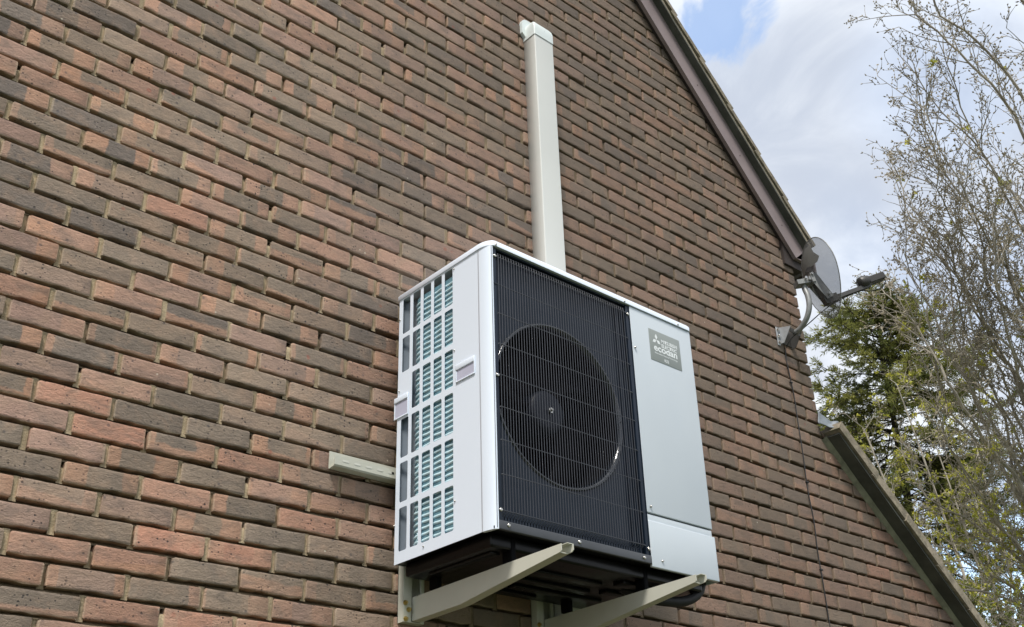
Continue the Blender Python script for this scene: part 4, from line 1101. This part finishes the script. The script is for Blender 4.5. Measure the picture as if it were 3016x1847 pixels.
def grow(R, W_, B_, LF, start, d, L, r, lvl, up, leafp, lod):
    """wavering shoot with side shoots; buds at its knots"""
    n = max(3, int(L/(0.05 if lvl >= 2 else 0.085))); p = start.copy(); d = d.normalized(); pts = [p.copy()]; rs = [r]
    for i in range(n):
        d = (d+rv(R)*(0.13+0.04*lvl)+Vector((0, 0, 1))*up).normalized()
        p = p+d*(L/n); pts.append(p.copy()); rs.append(r*(1-0.62*(i+1)/n))
        f = (i+1)/n
        if lvl < 3 and f > 0.12:
            nch = (1 if R.random() < (0.88, 0.74, 0.40)[lvl] else 0)
            for _ in range(nch):
                s_ = d.cross(rv(R)).normalized(); ang = R.uniform(0.45, 0.95)
                cd = d*math.cos(ang)+s_*math.sin(ang)
                cl_ = L*(1-0.55*f)*R.uniform(0.30, 0.62)*(0.8 if lvl == 0 else 1)
                if lvl == 2: cl_ = R.uniform(0.04, 0.12)
                grow(R, W_, B_, LF, p, cd, max(cl_, 0.05), max(r*(1-0.5*f)*0.55, 0.0034), lvl+1, up*1.1, leafp, lod)
        if lvl >= 2 and R.random() < 0.34:
            bd = (d+rv(R)*0.9).normalized(); B_.bud(p, bd, R.uniform(0.012, 0.024), R.uniform(0.004, 0.007), R)
    W_.seg(pts, rs, 3 if lvl >= 1 else 5)
    if lvl >= 1:
        for _ in range(R.choice((1, 1, 2))): B_.bud(p, (d+rv(R)*0.6).normalized(), R.uniform(0.016, 0.030), R.uniform(0.005, 0.0085), R)
        if R.random() < leafp(p):
            for _ in range(R.randint(7, 14)): LF.leaf(p+rv(R)*0.018, (d*0.4+rv(R)).normalized(), R.uniform(0.025, 0.05), R.uniform(0.016, 0.03), R)

LIMBS = {
'a': [(10.28, 0.81, 2.82), (9.37, 0.81, 4.55), (8.77, 0.74, 4.78), (8.11, 0.65, 5.11), (7.98, 0.70, 5.48), (7.80, 0.74, 5.80)],
'b': [(10.28, 0.76, 2.99), (9.4, 0.61, 5.41), (8.97, 0.57, 5.73), (8.47, 0.48, 6.15), (8.26, 0.58, 6.46), (8.04, 0.66, 6.76)],
'c': [(10.29, 0.66, 3.15), (9.08, 0.3, 6.03), (8.45, 0.18, 6.43), (7.88, 0.06, 6.64), (7.54, 0.06, 7.13), (7.38, 0.01, 7.37)],
'd': [(10.29, 0.5, 3.47), (9.29, -0.01, 6.22), (8.46, -0.32, 7.35), (7.95, -0.34, 7.67), (7.65, -0.23, 8.0), (7.36, -0.11, 8.29)],
'e': [(10.29, 0.5, 3.47), (9.47, 0.01, 5.87), (8.82, 0.02, 6.67), (8.37, -0.04, 7.02), (8.07, -0.04, 7.46), (7.69, -0.13, 7.99)],
'f': [(10.28, 0.81, 2.82), (9.25, 1.0, 4.23), (8.62, 0.91, 4.50), (8.20, 0.85, 4.80)],
'g': [(10.31, 0.44, 3.47), (8.77, -0.62, 6.58), (7.48, -0.94, 7.43), (6.9, -1.0, 7.9), (6.7, -0.98, 8.3)],
'h': [(10.28, 0.81, 2.82), (9.73, 1.03, 4.72), (9.42, 1.04, 5.4), (9.1, 0.96, 6.05), (8.85, 0.76, 6.68), (8.62, 0.77, 7.06)],
'i': [(10.28, 0.76, 2.99), (9.35, 0.56, 4.97), (8.67, 0.33, 5.5), (8.05, 0.09, 5.82), (7.83, -0.12, 6.35)],
'j': [(10.28, 0.81, 2.82), (9.52, 0.93, 3.82), (8.89, 1.03, 3.99), (8.29, 1.07, 4.04), (8.13, 1.26, 4.27), (7.92, 1.52, 4.48)],
'k': [(10.28, 0.81, 2.82), (10.09, 1.18, 3.58), (9.95, 1.51, 3.89), (9.85, 1.85, 3.98), (9.7, 2.09, 4.09)],
}
def tree_open():
    R = random.Random(21)
    tr_ = thing('budding_tree', (10.45, 0.62, 0), 'grey leafless tree breaking into bud, its fan of twigs filling the right edge', 'tree')
    W_, B_, LF = Fast(), Fast(), Fast()
    W_.seg([Vector(p) for p in ((10.45, 0.62, -0.1), (10.42, 0.62, 1.2), (10.36, 0.66, 2.2), (10.28, 0.70, 3.0), (10.29, 0.55, 3.6))], [0.19, 0.16, 0.145, 0.13, 0.10], 10)
    def leafp(p):
        return 0.004 if p.z > 5.8 else (0.02 if p.z > 4.8 else 0.08)
    keys = list(LIMBS)
    allL = [(k_, [Vector(p) for p in L_]) for k_, L_ in LIMBS.items() if k_ != 'j']
    # boughs between the main ones
    for a_, b_, f_ in (('a', 'b', .5), ('b', 'c', .5), ('c', 'e', .5), ('e', 'd', .4), ('h', 'b', .5), ('i', 'c', .4), ('f', 'a', .4), ('h', 'a', .5), ('h', 'i', .6), ('d', 'g', .35), ('i', 'e', .5), ('f', 'k', .6), ('a', 'k', .5), ('i', 'h', .3)):
        A_, B2 = LIMBS[a_], LIMBS[b_]; m_ = 7; out = []
        for q in range(m_):
            def at_(P__, t__):
                x_ = t__*(len(P__)-1); i_ = min(int(x_), len(P__)-2); return Vector(P__[i_]).lerp(Vector(P__[i_+1]), x_-i_)
            t__ = q/(m_-1)*R.uniform(0.93, 1.0); out.append(at_(A_, t__).lerp(at_(B2, t__), f_)+rv(R)*0.10*min(1, q)+Vector((0, 0.9*(f_-0.2)*t__, 0)))
        allL.append((a_+b_, out))
    for k_, L_ in allL:
        P_ = resample([Vector(p) for p in L_], 0.12)
        r0_ = 0.031 if k_ in 'adgb' else 0.021
        n = len(P_); rs = [r0_*(1-0.80*i/(n-1)) for i in range(n)]
        P_ = [p+rv(R)*0.012*min(1, i) for i, p in enumerate(P_)]
        W_.seg(P_, rs, 7)
        for i in range(3, n):
            f = i/(n-1); d = (P_[i]-P_[i-1]).normalized()
            nb = (1 if R.random() < (0.90 if P_[i].z > 5.2 else 0.55) else 0) if f > 0.12 else 0
            for _ in range(nb):
                s_ = d.cross(rv(R)).normalized(); ang = R.uniform(0.40, 0.80)
                grow(R, W_, B_, LF, P_[i], d*math.cos(ang)+s_*math.sin(ang), R.uniform(0.40, 0.92)*(1.15-0.6*f), max(0.0055, rs[i]*0.42), 0, 0.045, leafp, 0)
        grow(R, W_, B_, LF, P_[-1], P_[-1]-P_[-2], 0.42, rs[-1], 1, 0.03, leafp, 0)
    # boughs on the far side, away from the view, so that the crown is whole
    for a in range(4):
        an = math.radians(-70+a*30); d = Vector((math.cos(an), math.sin(an), 1.3)).normalized()
        P_ = [Vector((10.3, 0.6, 3.0))]
        for i in range(22): d = (d+rv(R)*0.10+Vector((0, 0, 0.03))).normalized(); P_.append(P_[-1]+d*0.2)
        rs = [0.05*(1-0.8*i/22) for i in range(23)]; W_.seg(P_, rs, 6)
        for i in range(5, 23, 2):
            s_ = d.cross(rv(R)).normalized(); grow(R, W_, B_, LF, P_[i], d*0.6+s_*0.8, R.uniform(0.5, 1.0), rs[i]*0.45, 0, 0.03, leafp, 0)
    w_o = W_.obj('trunk', M_BARK, tr_)
    c_o = B_.obj('bud', M_BUD, tr_); tag(c_o, kind='stuff')
    l_o = LF.obj('leaf', M_LEAF, tr_); tag(l_o, kind='stuff')
    print('open tree faces', len(W_.f), len(B_.f), len(LF.f))
tree_open()

def young_tree(name, loc, boughs, label, seed, leaf_mat, lp, size=(0.03, 0.055), r0_=0.035):
    R = random.Random(seed); tr_ = thing(name, loc, label, 'tree'); W_, B_, LF = Fast(), Fast(), Fast()
    base_ = Vector(loc)
    for tip in boughs:
        tip = Vector(tip); mid = (base_+tip)/2+Vector((R.uniform(-.2, .2), R.uniform(-.2, .2), 0.5)); P_ = resample([base_, (base_+mid)/2, mid, (mid+tip)/2+Vector((0, 0, .15)), tip], 0.18)
        n = len(P_); rs = [r0_*(1-0.82*i/(n-1)) for i in range(n)]; W_.seg(P_, rs, 5)
        for i in range(n//3, n):
            d = (P_[i]-P_[i-1]).normalized(); s_ = d.cross(rv(R)).normalized(); ang = R.uniform(0.5, 1.1)
            grow(R, W_, B_, LF, P_[i], d*math.cos(ang)+s_*math.sin(ang), R.uniform(0.35, 0.8)*(1.15-0.5*i/n), max(0.004, rs[i]*0.4), 0, 0.02, lambda p: lp, 0)
    W_.obj('trunk', M_BARK, tr_); tag(B_.obj('bud', M_BUD, tr_), kind='stuff'); tag(LF.obj('leaf', leaf_mat, tr_), kind='stuff')
    print(name, len(W_.f), len(B_.f), len(LF.f))
young_tree('young_leafing_tree', (11.9, 2.5, 0), [(11.0, 3.1, 6.35), (11.35, 2.75, 6.9), (11.7, 2.6, 6.1), (12.1, 2.45, 5.7), (11.0, 2.95, 5.6), (11.3, 2.7, 5.0), (12.2, 2.35, 6.4), (12.3, 2.2, 5.1), (12.5, 2.1, 4.6), (12.2, 2.3, 4.0)],
           'slender tree with clusters of yellow green young leaves behind the lean-to roof', 5, M_LEAF, 0.30)

def spruce():
    R = random.Random(9)
    tr_ = thing('spruce_tree', (14.85, 4.75, 0), 'dark green spruce with drooping sprays beside the house corner, ivy on its lower trunk', 'tree')
    W_, NL, IV = Fast(), Fast(), Fast()
    trunk = resample([Vector(p) for p in ((14.85, 4.75, -0.1), (14.84, 4.76, 2.5), (14.80, 4.74, 4.8), (14.60, 4.58, 6.4), (14.15, 4.30, 8.0), (13.78, 4.05, 9.25))], 0.10)
    n = len(trunk); rt = [0.15*(1-0.88*i/(n-1)) for i in range(n)]
    W_.seg(trunk, rt, 8)
    def spray(p, d, L):
        """a drooping twig dressed with short upturned needles sprigs"""
        m_ = max(3, int(L/0.055)); q = p.copy(); pts = [q.copy()]
        for i in range(m_):
            d = (d+rv(R)*0.10+Vector((0, 0, -0.045))).normalized(); q = q+d*(L/m_); pts.append(q.copy())
            for sd_ in range(6):
                s_ = d.cross(rv(R)).normalized(); v = (d*0.7+s_*0.75+Vector((0, 0, 0.1))).normalized()
                NL.leaf(q-d*R.uniform(0, 0.05), v, R.uniform(0.05, 0.085), R.uniform(0.009, 0.015), R)
        NL.leaf(q, d, 0.09, 0.02, R); W_.seg(pts, [0.004]*len(pts), 3)
    for i in range(n):
        z = trunk[i].z
        if z < 3.2: continue
        nb = 7 if z > 6.6 else (4 if z > 5.0 else 2)
        for _ in range(max(0, nb)):
            an = R.uniform(0, 2*math.pi); h = (z-9.25)
            Lb = min(0.55+abs(h)*0.75, 1.65)*R.uniform(0.65, 1.15)
            d = Vector((math.cos(an), math.sin(an), R.uniform(0.15, 0.65) if z > 8.2 else R.uniform(-0.15, 0.4))).normalized(); q = trunk[i].copy(); pts = [q.copy()]; m_ = max(4, int(Lb/0.11))
            for j in range(m_):
                f = j/m_
                d = (d+rv(R)*0.07+Vector((0, 0, -0.05 if f < 0.6 else 0.10))).normalized(); q = q+d*(Lb/m_); pts.append(q.copy())
                if f > 0.15:
                    for _k in range(3):
                        s_ = d.cross(Vector((0, 0, 1))).normalized()*R.choice((-1, 1)); v = (d*0.75+s_*R.uniform(0.4, 1.0)+Vector((0, 0, R.uniform(-0.5, 0.15)))).normalized()
                        spray(q, v, R.uniform(0.14, 0.40)*(1.15-0.6*f))
            for sd_ in range(3): spray(q, (d+rv(R)*0.4+Vector((0, 0, 0.25))).normalized(), R.uniform(0.10, 0.2))
            W_.seg(pts, [0.014*(1-0.6*j/m_) for j in range(m_+1)], 4)
    for i in range(n):
        if trunk[i].z < 6.3:
            for _ in range(26 if trunk[i].z > 3 else 8):
                v = rv(R); v.z *= 0.4; p = trunk[i]+v*R.uniform(0.10, 0.36)+Vector((0, 0, R.uniform(-.05, .05)))
                IV.leaf(p, (v+rv(R)*0.6).normalized(), R.uniform(0.05, 0.09), R.uniform(0.04, 0.07), R)
    W_.obj('trunk', M_BARK2, tr_); o = NL.obj('crown', M_NEEDLE, tr_); o2 = IV.obj('ivy', M_IVY, tr_); tag(o2, kind='stuff')
    print('spruce', len(W_.f), len(NL.f), len(IV.f))
spruce()
# low fresh-leaved shrub peeping over the lower right corner
young_tree('fresh_leaved_shrub', (11.9, 2.35, 0), [(11.75, 2.45, 4.05), (12.0, 2.3, 4.1), (11.5, 2.6, 4.0), (12.25, 2.1, 3.95), (11.6, 2.2, 3.8)],
           'fresh pale green leafy shrub top at the lower right corner', 15, M_SAP, 0.9, r0_=0.02)

S.render.engine = 'CYCLES'
